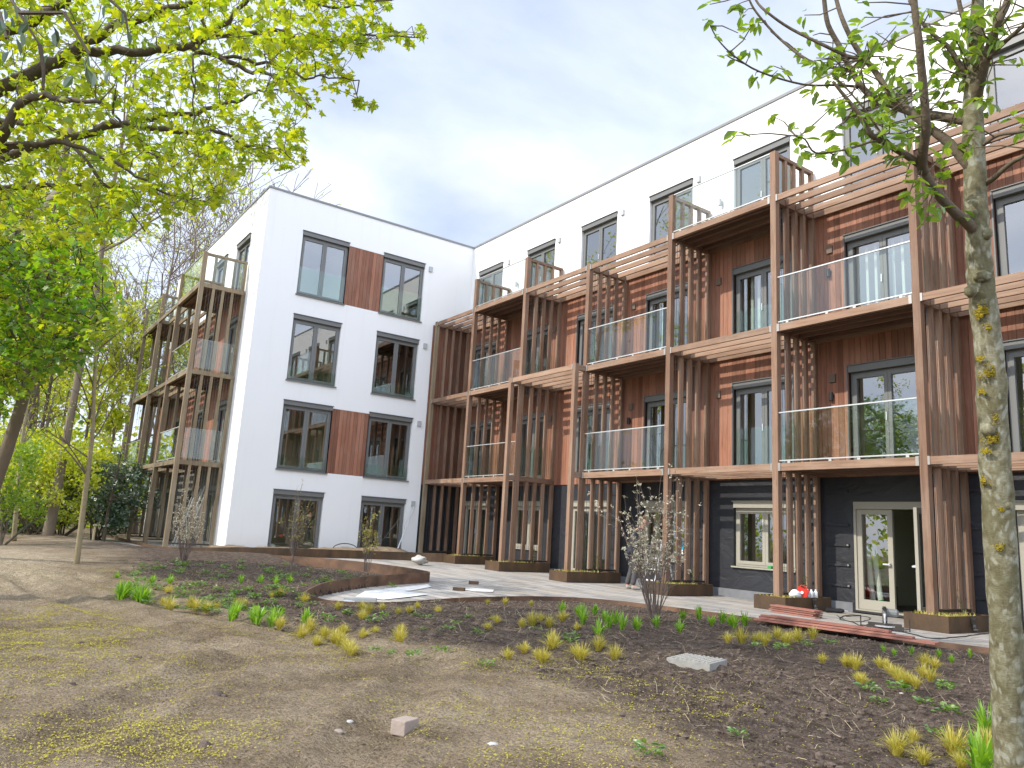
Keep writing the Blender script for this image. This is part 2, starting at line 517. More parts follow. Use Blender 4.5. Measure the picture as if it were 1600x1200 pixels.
RIMA = RIMXY[:70]; RIMB = RIMXY[84:]
PAVE = RIMXY + [(33, 0.02), (0.02, 0.02), (0.02, -L - .02), (-9.0, -L - .02)]


def gb(x):
    return 0.12 * sstep(13.0, 3.0, x)


def zone(x, y):
    """bed soil, dry sandy dirt with sunlight painted into its pale tone, each 0..1"""
    n = noise.noise(Vector((x * .5, y * .5, 3.1))) * 0.9 + noise.noise(Vector((x * 1.7, y * 1.7, 9.0))) * 0.35
    # border of the dug bed against the walked dirt: from far left to right front
    bx = [(-6, -12.6), (2, -11.9), (8.5, -12.2), (12, -12.5), (14.5, -12.3), (17.0, -11.8), (19.0, -11.0), (20.5, -10.7), (22.0, -11.2), (23.2, -12.4), (25.5, -14), (32, -14)]
    yb = -12.6
    for (x0, y0), (x1, y1) in zip(bx[:-1], bx[1:]):
        if x0 <= x <= x1: yb = y0 + (y1 - y0) * (x - x0) / (x1 - x0)
    if x > 32: yb = -12
    bed = sstep(-0.45, 0.65, (y - yb) + n * 0.8)
    if x < -6: bed = 0.15
    drysun = sstep(0.0, 1.0, 1.15 - math.hypot((x - 7.0) / 7.5, (y + 14.4) / 1.5) + n * .35)  # far left track: sandy patch whose colour also carries painted sunlight
    return bed, max(0.0, min(1.0, drysun * (1 - bed)))


def gz0(x, y):
    b = gb(x)
    z = b
    if -12 < x < 30 and -20 < y < 0:
        d = poly_dist(x, y, RIMA)
        z += 0.165 * math.exp(-(d / 1.6) ** 2) * (1 if x < 14.3 else 0)
        z += 0.03 * sstep(0.3, 2.0, d)
    z += 0.05 * noise.noise(Vector((x * .35, y * .35, 0.5)))
    if 11 < x < 30 and -12 < y < 0:
        d = poly_dist(x, y, RIMB)
        z += (b + .02 - z) * sstep(1.3, 0.15, d)
    return z


def gz(x, y):
    if -9 <= x <= 33 and inside(x, y, PAVE): return gb(x)
    return gz0(x, y)


def on_ground(u, v):
    d = FW + RT * ((u - 800) / FPX) - UP * ((v - 600) / FPX)
    z = 0.0
    for _ in range(6):
        t = (z - CAM.z) / d.z
        p = CAM + d * t
        z = gz(p.x, p.y)
    return Vector((p.x, p.y, z))


def axis(segs):
    out = [segs[0][0]]
    for a, b, st in segs:
        n = max(1, int(round((b - a) / st)))
        out += [a + (b - a) * k / n for k in range(1, n + 1)]
    return out


XS = axis([(-400, -60, 85), (-60, -14, 4), (-14, 0, 0.6), (0, 9, 0.18), (9, 16, 0.085), (16, 25.5, 0.05), (25.5, 28, 0.25), (28, 60, 3), (60, 400, 85)])
YS = axis([(-400, -60, 85), (-60, -24, 4), (-24, -17.5, .5), (-17.5, -15.5, 0.12), (-15.5, -8.5, 0.05), (-8.5, -3.0, 0.075), (-3, 14, 1.7), (14, 60, 8), (60, 400, 85)])


def build_ground():
    nx, ny = len(XS), len(YS)
    verts = []; bed = []; dry = []
    trk = [((22.8, -14.6), (19.0, -11.6), (14.0, -12.9), (4.0, -14.0)), ((21.8, -15.6), (18.0, -13.0), (13, -14.0), (3.0, -15.2))]
    for y in YS:
        for x in XS:
            near = 9 < x < 26 and -16 < y < -2.5
            z = gz0(x, y) if (-20 < x < 40 and -25 < y < 5) else 0.05
            bd, dr = (zone(x, y) if (-30 < x < 45 and -25 < y < 5) else (0.1, 0))
            inpave = -9.5 < x < 34 and y > -13.2 and (inside(x, y, PAVE) or (y > -L and x < 34))
            if inpave:
                z = gb(x) - 0.06
            elif near:
                p = Vector((x, y, 0))
                a = noise.noise(p * 2.3) * .036 + noise.noise(p * 6.1) * .026
                c = abs(noise.noise(p * 11.0)) * .030 + noise.noise(p * 23.0) * .010
                z += a * (0.6 + .5 * bd) + c * (0.4 + 0.9 * bd) - .014
                for tr in trk:
                    d = poly_dist(x, y, tr)
                    if d < 0.5:
                        k = math.exp(-(d / .2) ** 2)
                        z += -0.04 * k + 0.028 * math.exp(-((d - .3) / .1) ** 2)
                        s = (x * .8 + y * .6)
                        z += 0.016 * k * math.sin(s * 42 + d * 16) * (0.5 + noise.noise(p * 1.2))
            verts.append((x, y, z)); bed.append(bd); dry.append(dr)
    faces = [(j * nx + i, j * nx + i + 1, (j + 1) * nx + i + 1, (j + 1) * nx + i) for j in range(ny - 1) for i in range(nx - 1)]
    me = bpy.data.meshes.new('ground')
    me.from_pydata(verts, [], faces)
    me.materials.append(M['soil'])
    for nme, dat in (('bed', bed), ('dry', dry)):
        a = me.attributes.new(nme, 'FLOAT', 'POINT'); a.data.foreach_set('value', dat)
    me.polygons.foreach_set('use_smooth', [True] * len(me.polygons))
    o = bpy.data.objects.new('ground', me); COL.objects.link(o)
    tag(o, None, None, kind='structure')


build_ground()

# paving sheet
def build_paving():
    mb = MB()
    xs = axis([(-9, 3, 1.0), (3, 13, 0.5), (13, 33, 1.0)])
    import mathutils.geometry as geo
    pts = [Vector((x, y, 0)) for x, y in PAVE]
    tris = geo.tessellate_polygon([pts])
    me = bpy.data.meshes.new('pavement')
    vs = [(x, y, gb(x)) for x, y in PAVE]
    me.from_pydata(vs, [], [tuple(t) for t in tris])
    # split long triangles so that the sheet follows the gentle slope
    import bmesh
    bm = bmesh.new(); bm.from_mesh(me)
    for xc in [3 + .5 * k for k in range(21)]:
        bmesh.ops.bisect_plane(bm, geom=bm.verts[:] + bm.edges[:] + bm.faces[:], plane_co=(xc, 0, 0), plane_no=(1, 0, 0))
    for v in bm.verts: v.co.z = gb(v.co.x)
    bmesh.ops.recalc_face_normals(bm, faces=bm.faces)
    bm.to_mesh(me); bm.free()
    me.materials.append(M['paving'])
    o = bpy.data.objects.new('pavement', me); COL.objects.link(o)
    tag(o, None, None, kind='structure')


build_paving()

# rusted steel rim
def strip_wall(name, line, zb, label, mat_, t=0.012):
    mb = MB()
    n = len(line)
    off = []
    for i in range(n):
        a = Vector(line[max(i - 1, 0)][:2]); b = Vector(line[min(i + 1, n - 1)][:2])
        d = (b - a).normalized(); off.append(Vector((-d.y, d.x)) * t)
    for i in range(n - 1):
        (x0, y0, h0), (x1, y1, h1) = line[i][:3], line[i + 1][:3]
        q0 = off[i]; q1 = off[i + 1]; g0 = gb(x0); g1 = gb(x1)
        mb.hexa([(x0 - q0.x, y0 - q0.y, g0 + zb), (x1 - q1.x, y1 - q1.y, g1 + zb), (x1 + q1.x, y1 + q1.y, g1 + zb), (x0 + q0.x, y0 + q0.y, g0 + zb),
                 (x0 - q0.x, y0 - q0.y, g0 + h0), (x1 - q1.x, y1 - q1.y, g1 + h1), (x1 + q1.x, y1 + q1.y, g1 + h1), (x0 + q0.x, y0 + q0.y, g0 + h0)], var=0.5)
    o = mb.build(name, mat_, smooth=False)
    return tag(o, label, 'edging')


strip_wall('steel_edging', RIM, -0.1, 'curving rusty steel edging between the planted bed and the grey paving', M['rim'])
GSTRIP = smooth_line([(-9.0, -L - 1.95, .10), (-3.0, -L - 1.95, .10), (0.6, -L - 1.9, .12), (1.6, -9.3, .18), (1.95, -8.2, .24), (1.85, -6, .26), (1.75, -4, .26), (1.95, -2.8, .27), (2.35, -2.1, .29), (2.48, -1.75, .3)], 5)
strip_wall('steel_edging', GSTRIP, -0.1, 'dark rusty steel edging along the foot of the white gable wall', M['corten'])

# soil heap behind that edging
def heap():
    mb = MB()
    nx, ny = 26, 60
    def P(i, j):
        y = -L - 0.6 + (L - 0.9 + 0.6) * j / ny
        xf = 1.7
        x = 0.03 + (xf - 0.03) * i / nx
        z = gb(x) + 0.17 + .09 * noise.noise(Vector((x * 1.3, y * 1.3, 2))) + .05 * abs(noise.noise(Vector((x * 5, y * 5, 2)))) \
            + 0.22 * math.exp(-((y + 3.3) / .9) ** 2 - ((x - .8) / .5) ** 2) + 0.12 * math.exp(-((y + 4.9) / .7) ** 2 - ((x - .9) / .5) ** 2)
        if j == 0 or i == nx: z = gb(x) - .02 + .18 * (i == nx)
        return (x, y, z)
    for j in range(ny):
        for i in range(nx):
            mb.face([P(i, j), P(i + 1, j), P(i + 1, j + 1), P(i, j + 1)], var=0.5)
    o = mb.build('soil_strip', M['sandclod'], smooth=True)
    tag(o, None, None, kind='structure')


heap()

# ------------------------------------------------------------------ building
BLD = thing('apartment_building', 'four storey white apartment building with red cedar cladding and timber balconies round an inner corner', 'building', (0, 0, 0))
FR = Frame((0, 0, 0), (1, 0, 0), (0, -1, 0))            # long facade, a = x
GA = Frame((0, -L, 0), (0, 1, 0), (1, 0, 0))            # gable, a = y + L
LE = Frame((0, -L, 0), (-1, 0, 0), (0, -1, 0))          # left face, a = -x
XE = 31.0                                               # end of the long facade
WX = 13.4                                               # left wing runs to x = -13.4


def wall_sheet(mb, fr, a0, a1, b0, b1, holes, d, thick, m=0):
    As = sorted({a0, a1} | {min(max(x, a0), a1) for h in holes for x in h[:2]})
    Bs = sorted({b0, b1} | {min(max(x, b0), b1) for h in holes for x in h[2:]})
    for i in range(len(As) - 1):
        for j in range(len(Bs) - 1):
            ca = (As[i] + As[i + 1]) / 2; cb = (Bs[j] + Bs[j + 1]) / 2
            if any(h[0] < ca < h[1] and h[2] < cb < h[3] for h in holes): continue
            q = [(As[i], Bs[j]), (As[i + 1], Bs[j]), (As[i + 1], Bs[j + 1]), (As[i], Bs[j + 1])]
            mb.face([fr.P(a, b, d) for a, b in q], m, 0.5)
            mb.face([fr.P(a, b, d - thick) for a, b in reversed(q)], m, 0.5)
    for h in holes:
        x0, x1, y0, y1 = max(h[0], a0), min(h[1], a1), max(h[2], b0), min(h[3], b1)
        if x1 <= x0 or y1 <= y0: continue
        for (p, q) in (((x0, y0), (x1, y0)), ((x1, y0), (x1, y1)), ((x1, y1), (x0, y1)), ((x0, y1), (x0, y0))):
            mb.face([fr.P(*p, d), fr.P(*q, d), fr.P(*q, d - thick), fr.P(*p, d - thick)], m, 0.5)


def board_panel(mb, fr, a0, a1, b0, b1, holes, d0=0.0, d1=0.026, pitch=0.137, gap=0.007):
    k = 0; a = a0
    while a < a1 - 0.01:
        e = min(a + pitch - gap, a1)
        cuts = sorted({a, e} | {x for h in holes for x in h[:2] if a < x < e})
        vr = RNG.random()
        for x0, x1 in zip(cuts[:-1], cuts[1:]):
            c = (x0 + x1) / 2; segs = [(b0, b1)]
            for h in holes:
                if h[0] < c < h[1]:
                    ns = []
                    for s0, s1 in segs:
                        if h[3] <= s0 or h[2] >= s1: ns.append((s0, s1))
                        else:
                            if h[2] > s0 + .01: ns.append((s0, h[2]))
                            if h[3] < s1 - .01: ns.append((h[3], s1))
                    segs = ns
            for s0, s1 in segs: mb.fbox(fr, x0, x1, s0, s1, d0, d1, 0, vr)
        a += pitch


def window(fr, a0, a1, b0, b1, style='grey', leaves=2, juliet=0.0, sill=True, blind=0, handle=True, box=True, proud=0.03, split=None, trim=False):
    fm = M['framebeige'] if style == 'beige' else M['frame']
    f = MB(); dB, dF = -0.15, -0.085
    bt = b1 - (0.15 if box else 0.0)
    w = 0.055
    e = 0.004
    f.fbox(fr, a0 + e, a0 + w, b0 + e, bt, dB, dF, 0, .5); f.fbox(fr, a1 - w, a1 - e, b0 + e, bt, dB, dF, 0, .5)
    f.fbox(fr, a0 + w, a1 - w, b0 + e, b0 + w, dB, dF, 0, .5); f.fbox(fr, a0 + w, a1 - w, bt - w, bt, dB, dF, 0, .5)
    if trim:
        for x0, x1 in ((a0 - .03, a0 - .001), (a1 + .001, a1 + .03)): f.fbox(fr, x0, x1, b0, b1, -0.1, 0.045, 0, .5)
    edges = [a0 + w]
    if leaves == 2: edges += [split or (a0 + a1) / 2]
    edges += [a1 - w]
    panes = []
    s = 0.075
    for i in range(len(edges) - 1):
        x0, x1 = edges[i] + .003, edges[i + 1] - .003
        y0, y1 = b0 + w + .003, bt - w - .003
        f.fbox(fr, x0, x0 + s, y0, y1, dB + .01, dF + .012, 0, .5); f.fbox(fr, x1 - s, x1, y0, y1, dB + .01, dF + .012, 0, .5)
        f.fbox(fr, x0 + s, x1 - s, y0, y0 + s, dB + .01, dF + .012, 0, .5); f.fbox(fr, x0 + s, x1 - s, y1 - s, y1, dB + .01, dF + .012, 0, .5)
        panes.append((x0 + s, x1 - s, y0 + s, y1 - s))
    fo = f.build('window', fm, BLD)
    g = MB()
    for p in panes:
        g.face([fr.P(p[0], p[2], -.112), fr.P(p[1], p[2], -.112), fr.P(p[1], p[3], -.112), fr.P(p[0], p[3], -.112)], 0, .5)
    g.build('glass_pane', M['glass'], fo)
    if box:
        r = MB(); r.fbox(fr, a0 + .006, a1 - .006, bt + .003, b1 - .004, -0.14, proud, 0, .5)
        r.fbox(fr, a0 - .02, a1 + .02, b1, b1 + .018, -0.1, proud + .03, 0, .5)
        r.build('shutter_box', fm, fo)
    if sill:
        r = MB(); r.fbox(fr, a0 - .03, a1 + .03, b0 - .035, b0, -0.14, 0.06, 0, .5)
        r.build('sill', fm, fo)
    if handle and leaves == 2:
        r = MB(); c = edges[1]
        r.fbox(fr, c - .045, c - .025, b0 + .95, b0 + 1.12, dF + .013, dF + .045, 0, .5)
        r.build('handle', M['alu'], fo)
    if juliet:
        r = MB()
        x0, x1 = a0 + .02, a1 - .02
        r.fbox(fr, x0, x1, b0 + .06, b0 + juliet, -0.03, -0.018, 0, .5)
        r.build('guard_glass', M['rail_glass'], fo)
    if blind:
        r = MB(); x = a0 + .1
        while x < a1 - .2:
            r.fbox(fr, x, x + .10 * blind, b0 + .1, bt - .1, -0.30, -0.295, 0, .5)
            x += .2
        r.build('blind', M['blind'], fo)
    return fo


# --- window rectangles
FWIN = [(0.55, 2.20), (3.76, 5.36), (6.76, 8.46), (9.86, 11.52), (12.94, 14.64), (16.02, 17.66), (19.1, 20.75), (22.2, 23.85), (25.3, 26.95), (28.4, 30.05)]
f_holes_up = [(a0, a1, 8.97, 11.22) for a0, a1 in FWIN]
f_holes_2 = [(a0, a1, 2.99 + S * k, 5.18 + S * k) for k in (0, 1) for a0, a1 in FWIN]
DOORS = {0, 2, 5, 6, 8}
f_holes_1 = [(a0, a1, (0.06 + gb(a0)) if i in DOORS else 0.74, 2.26) for i, (a0, a1) in enumerate(FWIN)]

mb = MB(); wall_sheet(mb, FR, -0.0, XE, 8.86, 12.36, f_holes_up, 0.0, 0.30)
mb.build('upper_wall', M['render'], BLD)['label'] = 'smooth white rendered top storey of the long facade'
mb = MB(); wall_sheet(mb, FR, 0.0, XE, 2.78, 8.86, f_holes_2, -0.012, 0.29)
mb.build('backing_wall', M['backing'], BLD)
mb = MB(); board_panel(mb, FR, 0.03, XE, 2.78, 8.84, f_holes_2)
mb.build('cladding', M['clad'], BLD)['label'] = 'vertical red brown cedar boards of the long facade'
mb = MB(); wall_sheet(mb, FR, 0.0, XE, 0.02, 2.78, f_holes_1, -0.005, 0.29)
mb.build('membrane_wall', M['membrane'], BLD)['label'] = 'ground floor wall still wrapped in black membrane'
mb = MB()
i = 0
for a0, a1 in ((15.42, 15.96), (17.72, 19.04), (8.6, 8.9), (11.6, 12.0), (14.7, 15.1)):
    for zz in (0.5, .92, 1.33, 1.75, 2.45):
        if (a0, zz) == (14.7, 2.45): continue
        mb = MB(); mb.fbox(FR, a0 + .02, a1 - .02, zz, zz + .045, -0.004, 0.03, 0, .5)
        mb.build('batten', M['membrane'], BLD)
mb = MB()
for a0, a1 in ((15.42, 15.96), (17.72, 19.04)):
    for zz in (0.5, .92, 1.33):
        mb = MB(); mb.fbox(FR, a1 - .06, a1 - .021, zz + .006, zz + .04, 0.031, 0.05, 0, .5)
        mb.build('batten_clip', M['bracket'], BLD)
mb = MB()
k = 0; edges = [0.02] + [x for i in sorted(DOORS) for x in (FWIN[i][0] - .03, FWIN[i][1] + .03)] + [XE]
M['plinth'] = plain('grey plinth', (0.17, 0.175, 0.185), 0.7, 0.3, 4)
for a0, a1 in zip(edges[::2], edges[1::2]):
    mb = MB(); mb.fbox(FR, a0, a1, -0.05, 0.2, -0.004, 0.035, 0, .5); mb.build('plinth', M['plinth'], BLD)

# gable (a = y + L)
GC = [(-7.0 + L, -5.26 + L), (-3.88 + L, -2.14 + L)]
g_holes = []
for k, (z0, z1) in enumerate(((0.16, 2.18), (2.86, 5.16), (5.86, 8.15), (8.87, 11.17))):
    for c in GC: g_holes.append((*c, z0, z1))
g_panels = [(GC[0][1], GC[1][0], 2.86, 5.10), (GC[0][1], GC[1][0], 8.87, 11.08)]
CL0 = L - 1.58                                           # start of the dark corner strip beside the facade
mb = MB(); wall_sheet(mb, GA, 0.0, CL0, 0.0, 12.36, g_holes + g_panels, 0.0, 0.30)
wall_sheet(mb, GA, CL0, L, 8.86, 12.36, [], 0.0, 0.30)
mb.build('gable_wall', M['render'], BLD)['label'] = 'white rendered gable wall with two columns of windows'
for p in g_panels:
    mb = MB(); board_panel(mb, GA, p[0] + .004, p[1] - .004, p[2] + .004, p[3] - .004, [], -0.03, -0.008)
    mb.fbox(GA, p[0] + .002, p[1] - .002, p[2] + .001, p[3] - .001, -0.05, -0.034, 1, .5)
    mb.build('wood_panel', [M['clad'], M['backing']], BLD)
mb = MB(); board_panel(mb, GA, CL0 + .01, L - .06, 2.78, 8.84, [], -.01, .02)
mb.fbox(GA, CL0, L, 2.78, 8.86, -.3, -.012, 1, .5)
mb.build('cladding', [M['clad'], M['backing']], BLD)
mb = MB(); mb.fbox(GA, CL0, L, 0.0, 2.78, -.3, -.002, 0, .5)
mb.build('membrane_wall', M['membrane'], BLD)

# left face (a = -x)
LW = [(1.6, 3.28), (4.5, 6.15), (8.0, 9.65), (11.2, 12.85)]
l_up = [(a0, a1, 8.97, 11.17) for a0, a1 in LW]
l_mid = [(a0, a1, 2.99 + S * k, 5.18 + S * k) for k in (0, 1) for a0, a1 in LW]
l_low = [(a0, a1, 0.2, 2.2) for a0, a1 in LW]
C0 = 1.475                                                # white return before the cladding starts
mb = MB(); wall_sheet(mb, LE, 0.0, WX, 8.86, 12.36, l_up, 0.0, 0.30)
wall_sheet(mb, LE, 0.0, C0, 0.0, 8.86, [], 0.0, 0.30)
mb.build('side_wall', M['render'], BLD)
mb = MB(); wall_sheet(mb, LE, C0, WX, 2.78, 8.86, l_mid, -0.012, 0.29)
mb.build('backing_wall', M['backing'], BLD)
mb = MB(); board_panel(mb, LE, C0 + .01, WX, 2.78, 8.84, l_mid)
mb.build('cladding', M['clad'], BLD)
mb = MB(); wall_sheet(mb, LE, C0, WX, 0.0, 2.78, l_low, -0.005, 0.29)
mb.build('lower_wall', plain('grey lower wall', (0.16, 0.15, 0.13), 0.8, 0.3, 3), BLD)

# backs, roof, floors, rooms
mb = MB()
mb.hexa([(-WX, -L + .3, 12.2), (0 - .3, -L + .3, 12.2), (0 - .3, 11, 12.2), (-WX, 11, 12.2), (-WX, -L + .3, 12.33), (0 - .3, -L + .3, 12.33), (0 - .3, 11, 12.33), (-WX, 11, 12.33)])
mb.hexa([(-.3, .3, 12.2), (XE, .3, 12.2), (XE, 11, 12.2), (-.3, 11, 12.2), (-.3, .3, 12.33), (XE, .3, 12.33), (XE, 11, 12.33), (-.3, 11, 12.33)])
mb.hexa([(-WX, 11, 0), (XE, 11, 0), (XE, 11.3, 0), (-WX, 11.3, 0), (-WX, 11, 12.36), (XE, 11, 12.36), (XE, 11.3, 12.36), (-WX, 11.3, 12.36)])
mb.hexa([(-WX - .3, -L, 0), (-WX, -L, 0), (-WX, 11.3, 0), (-WX - .3, 11.3, 0), (-WX - .3, -L, 12.36), (-WX, -L, 12.36), (-WX, 11.3, 12.36), (-WX - .3, 11.3, 12.36)])
mb.hexa([(XE, 0, 0), (XE + .3, 0, 0), (XE + .3, 11.3, 0), (XE, 11.3, 0), (XE, 0, 12.36), (XE + .3, 0, 12.36), (XE + .3, 11.3, 12.36), (XE, 11.3, 12.36)])
mb.build('outer_shell', M['render'], BLD)
mb = MB()
for k in range(4):
    z1 = 2.985 + S * (k - 1) - .03; z0 = z1 - .27
    if k == 0: z0, z1 = -0.15, .05
    mb.hexa([(-WX + .01, -L + .31, z0), (-.31, -L + .31, z0), (-.31, 10.9, z0), (-WX + .01, 10.9, z0), (-WX + .01, -L + .31, z1), (-.31, -L + .31, z1), (-.31, 10.9, z1), (-WX + .01, 10.9, z1)])
    mb.hexa([(-.29, .31, z0), (XE - .01, .31, z0), (XE - .01, 10.9, z0), (-.29, 10.9, z0), (-.29, .31, z1), (XE - .01, .31, z1), (XE - .01, 10.9, z1), (-.29, 10.9, z1)])
mb.build('floor_slab', M['insidefloor'], BLD)
mb = MB()
for k in range(4):
    z0 = 2.985 + S * (k - 1) - .028; z1 = z0 + S - .275
    if k == 0: z0 = .052
    mb.face([(-.28, 4.6, z0), (XE - .02, 4.6, z0), (XE - .02, 4.6, z1), (-.28, 4.6, z1)])
    for x in [0.0, 3.0, 6.1, 9.2, 12.25, 15.35, 18.4, 21.5, 24.6, 27.7]:
        mb.face([(x, .32, z0), (x, 4.6, z0), (x, 4.6, z1), (x, .32, z1)])
    mb.face([(-5.0, -L + .32, z0), (-5.0, 4.0, z0), (-5.0, 4.0, z1), (-5.0, -L + .32, z1)])
    mb.face([(-4.99, -4.6, z0), (-.32, -4.6, z0), (-.32, -4.6, z1), (-4.99, -4.6, z1)])
    mb.face([(-WX + .02, -3.9, z0), (-5.01, -3.9, z0), (-5.01, -3.9, z1), (-WX + .02, -3.9, z1)])
mb.build('interior_wall', M['inside'], BLD)
# coping
mb = MB()
mb.fbox(GA, -.03, L + .03, 12.36, 12.43, -.36, .03, 0, .5)
mb.fbox(FR, .031, XE + .3, 12.36, 12.43, -.36, .03, 0, .5)
mb.fbox(LE, .361, WX + .3, 12.361, 12.431, -.36, .028, 0, .5)
mb.build('roof_coping', M['coping'], BLD)

# --- windows
for i, (a0, a1) in enumerate(FWIN):
    window(FR, a0, a1, 8.97, 11.22, trim=False)
    for k in (0, 1):
        window(FR, a0, a1, 2.99 + S * k, 5.18 + S * k, trim=True, sill=False, juliet=1.05 if i in (1, 4, 7) else 0.0,
               blind={(4, 1): .8, (5, 1): .6, (0, 1): .5, (2, 0): .35, (3, 1): .4}.get((i, k), 0))
    z0 = (0.06 + gb(a0)) if i in DOORS else 0.74
    if i == 5:
        continue
    fo = window(FR, a0, a1, z0, 2.26, 'beige', sill=i not in DOORS, proud=.02)
    if i == 3:
        r = MB(); r.fbox(FR, 11.12, 11.3, 1.05, 1.22, -.07, -.066, 0, .5); r.fbox(FR, 11.14, 11.28, .92, 1.04, -.07, -.066, 1, .5)
        r.build('sticker', [M['blue_plastic'], M['white_plastic']], fo)
    if i == 4:
        r = MB(); r.fbox(FR, 13.93, 14.02, .745, .80, -.05, .03, 0, .5)
        r.build('tape', M['green_plastic'], fo)
# open double door of the ground floor
def open_door():
    a0, a1, b0, b1 = 16.02, 17.66, 0.06, 2.26
    f = MB(); w = .06
    f.fbox(FR, a0 + .004, a0 + w, b0, b1, -.17, -.02, 0, .5); f.fbox(FR, a1 - w, a1 - .004, b0, b1, -.17, -.02, 0, .5)
    f.fbox(FR, a0 + w, a1 - w, b1 - .15, b1 - .004, -.17, .02, 0, .5)
    f.fbox(FR, a0 + w, a1 - w, b0, b0 + .03, -.17, -.02, 0, .5)
    fo = f.build('double_door', M['framebeige'], BLD)
    fo['label'] = 'beige double door, left leaf shut and right leaf standing open'

    def leaf(fr, x0, x1, d):
        l = MB(); s = .105; y0, y1 = b0 + .035, b1 - .155
        l.fbox(fr, x0, x0 + s, y0, y1, d - .06, d, 0, .5); l.fbox(fr, x1 - s, x1, y0, y1, d - .06, d, 0, .5)
        l.fbox(fr, x0 + s, x1 - s, y0, y0 + .19, d - .06, d, 0, .5); l.fbox(fr, x0 + s, x1 - s, y1 - s, y1, d - .06, d, 0, .5)
        lo = l.build('door_leaf', M['framebeige'], fo)
        g = MB(); g.face([fr.P(x0 + s, y0 + .19, d - .03), fr.P(x1 - s, y0 + .19, d - .03), fr.P(x1 - s, y1 - s, d - .03), fr.P(x0 + s, y1 - s, d - .03)])
        g.build('glass_pane', M['glass'], fo)
        h = MB(); h.fbox(fr, x1 - .07, x1 - .04, 1.0, 1.04, d, d + .06, 0, .5); h.fbox(fr, x1 - .18, x1 - .04, 1.0, 1.03, d + .06, d + .08, 0, .5)
        h.build('handle', M['alu'], fo)
    leaf(FR, a0 + w + .003, (a0 + a1) / 2, -.05)
    fr2 = Frame((a1 - w - .01, 0.04, 0), (0.10, -0.995, 0), (-0.995, -0.10, 0))
    leaf(fr2, 0.0, .74, 0.0)
    return fo


open_door()
for c_i, c in enumerate(GC):
    for k, (z0, z1) in enumerate(((0.16, 2.18), (2.86, 5.16), (5.86, 8.15), (8.87, 11.17))):
        window(GA, *c, z0, z1, juliet=1.0 if k == 3 else (.45 if k else 0), sill=k > 0, handle=False, proud=.02)
for a0, a1 in LW:
    window(LE, a0, a1, 8.97, 11.17, sill=False)
    for k in (0, 1): window(LE, a0, a1, 2.99 + S * k, 5.18 + S * k, trim=True, sill=False)
    window(LE, a0, a1, .2, 2.2, sill=False)

# vents and lamps
for a, z in ((-1.89 + L, 11.02), (-1.87 + L, 7.97), (-1.86 + L, 5.0), (-1.85 + L, 2.05)):
    mb = MB(); mb.fbox(GA, a - .075, a + .075, z - .1, z + .1, .001, .05, 0, .5); mb.build('vent', M['vent'], BLD)
for a in (2.6, 5.6, 8.72, 11.75, 14.9, 18.0, 21.1):
    mb = MB(); mb.fbox(FR, a - .06, a + .06, 11.02, 11.2, .001, .06, 0, .5); mb.build('vent', M['vent'], BLD)
for a in (9.35, 15.67, 5.62, 12.5, 21.5):
    for z in (7.95, 4.95):
        mb = MB(); mb.fbox(FR, a - .07, a + .07, z - .09, z + .09, .027, .075, 0, .5); mb.build('vent', plain('brown vent', (.16, .12, .09), .6, .1), BLD)
for a, z in ((3.25, 10.1), (12.55, 10.15), (9.3, 4.55), (15.65, 4.55), (15.65, 7.4), (21.9, 10.1), (4.0, 7.4)):
    mb = MB(); mb.tube([FR.P(a, z - .1, .09), FR.P(a, z + .08, .09)], [.045, .045], 10); mb.fbox(FR, a - .03, a + .03, z - .04, z + .04, .027, .06)
    mb.build('wall_lamp', M['black'] if z < 9 else M['vent'], BLD)

# --- timber frame
D = 1.54


def side_screen(fr, a, b0, b1, mt, my, glass_side, top_beam=True, d_in=0.06, foot=True, back=True, ns=3):
    mb = MB(); sa = .05
    for i in range(ns):
        d = 1.38 - (i + 1) * (1.38 - .12) / (ns + 1)
        mb.fbox(fr, a - sa, a + sa, b0, b1, d - .045, d + .045, 0)
    if back: mb.fbox(fr, a - .055, a + .055, b0 - (.27 if foot else 0), b1, d_in - .03, d_in + .07, 0)
    o = mb.build('louvre_screen', mt, BLD)
    c = MB()
    for i in range(ns + 1):
        for q in (.36, .64):
            d = 1.38 - (i + q) * (1.38 - .12) / (ns + 1)
            P0 = Vector(fr.P(a, b0 - (.0 if foot else 0), d)); P1 = Vector(fr.P(a, b1, d))
            c.tube([P0, P1], [.005, .005], 4)
    c.build('climbing_wires', M['cable'], o)
    if top_beam:
        t = MB(); t.fbox(fr, a - .058, a + .058, b1 + .003, b1 + .15, .03, 1.398, 0)
        t.build('cross_beam', my, o)
    if foot:
        t = MB(); t.fbox(fr, a - .03, a + .03, b0 - .05, b0 - .003, .14, 1.398, 0)
        t.build('foot_bar', M['darkbar'], o)
    if glass_side:
        t = MB(); t.fbox(fr, a - .066, a - .058, b0 + .06, b0 + 1.05, .15, 1.37, 0)
        t.build('side_glass', M['rail_glass'], o)
    return o


def post(fr, a, b0, b1, mt, d=1.47, w=.07):
    mb = MB(); mb.fbox(fr, a - w, a + w, b0, b1, d - w, d + w, 0)
    return mb.build('post', mt, BLD)


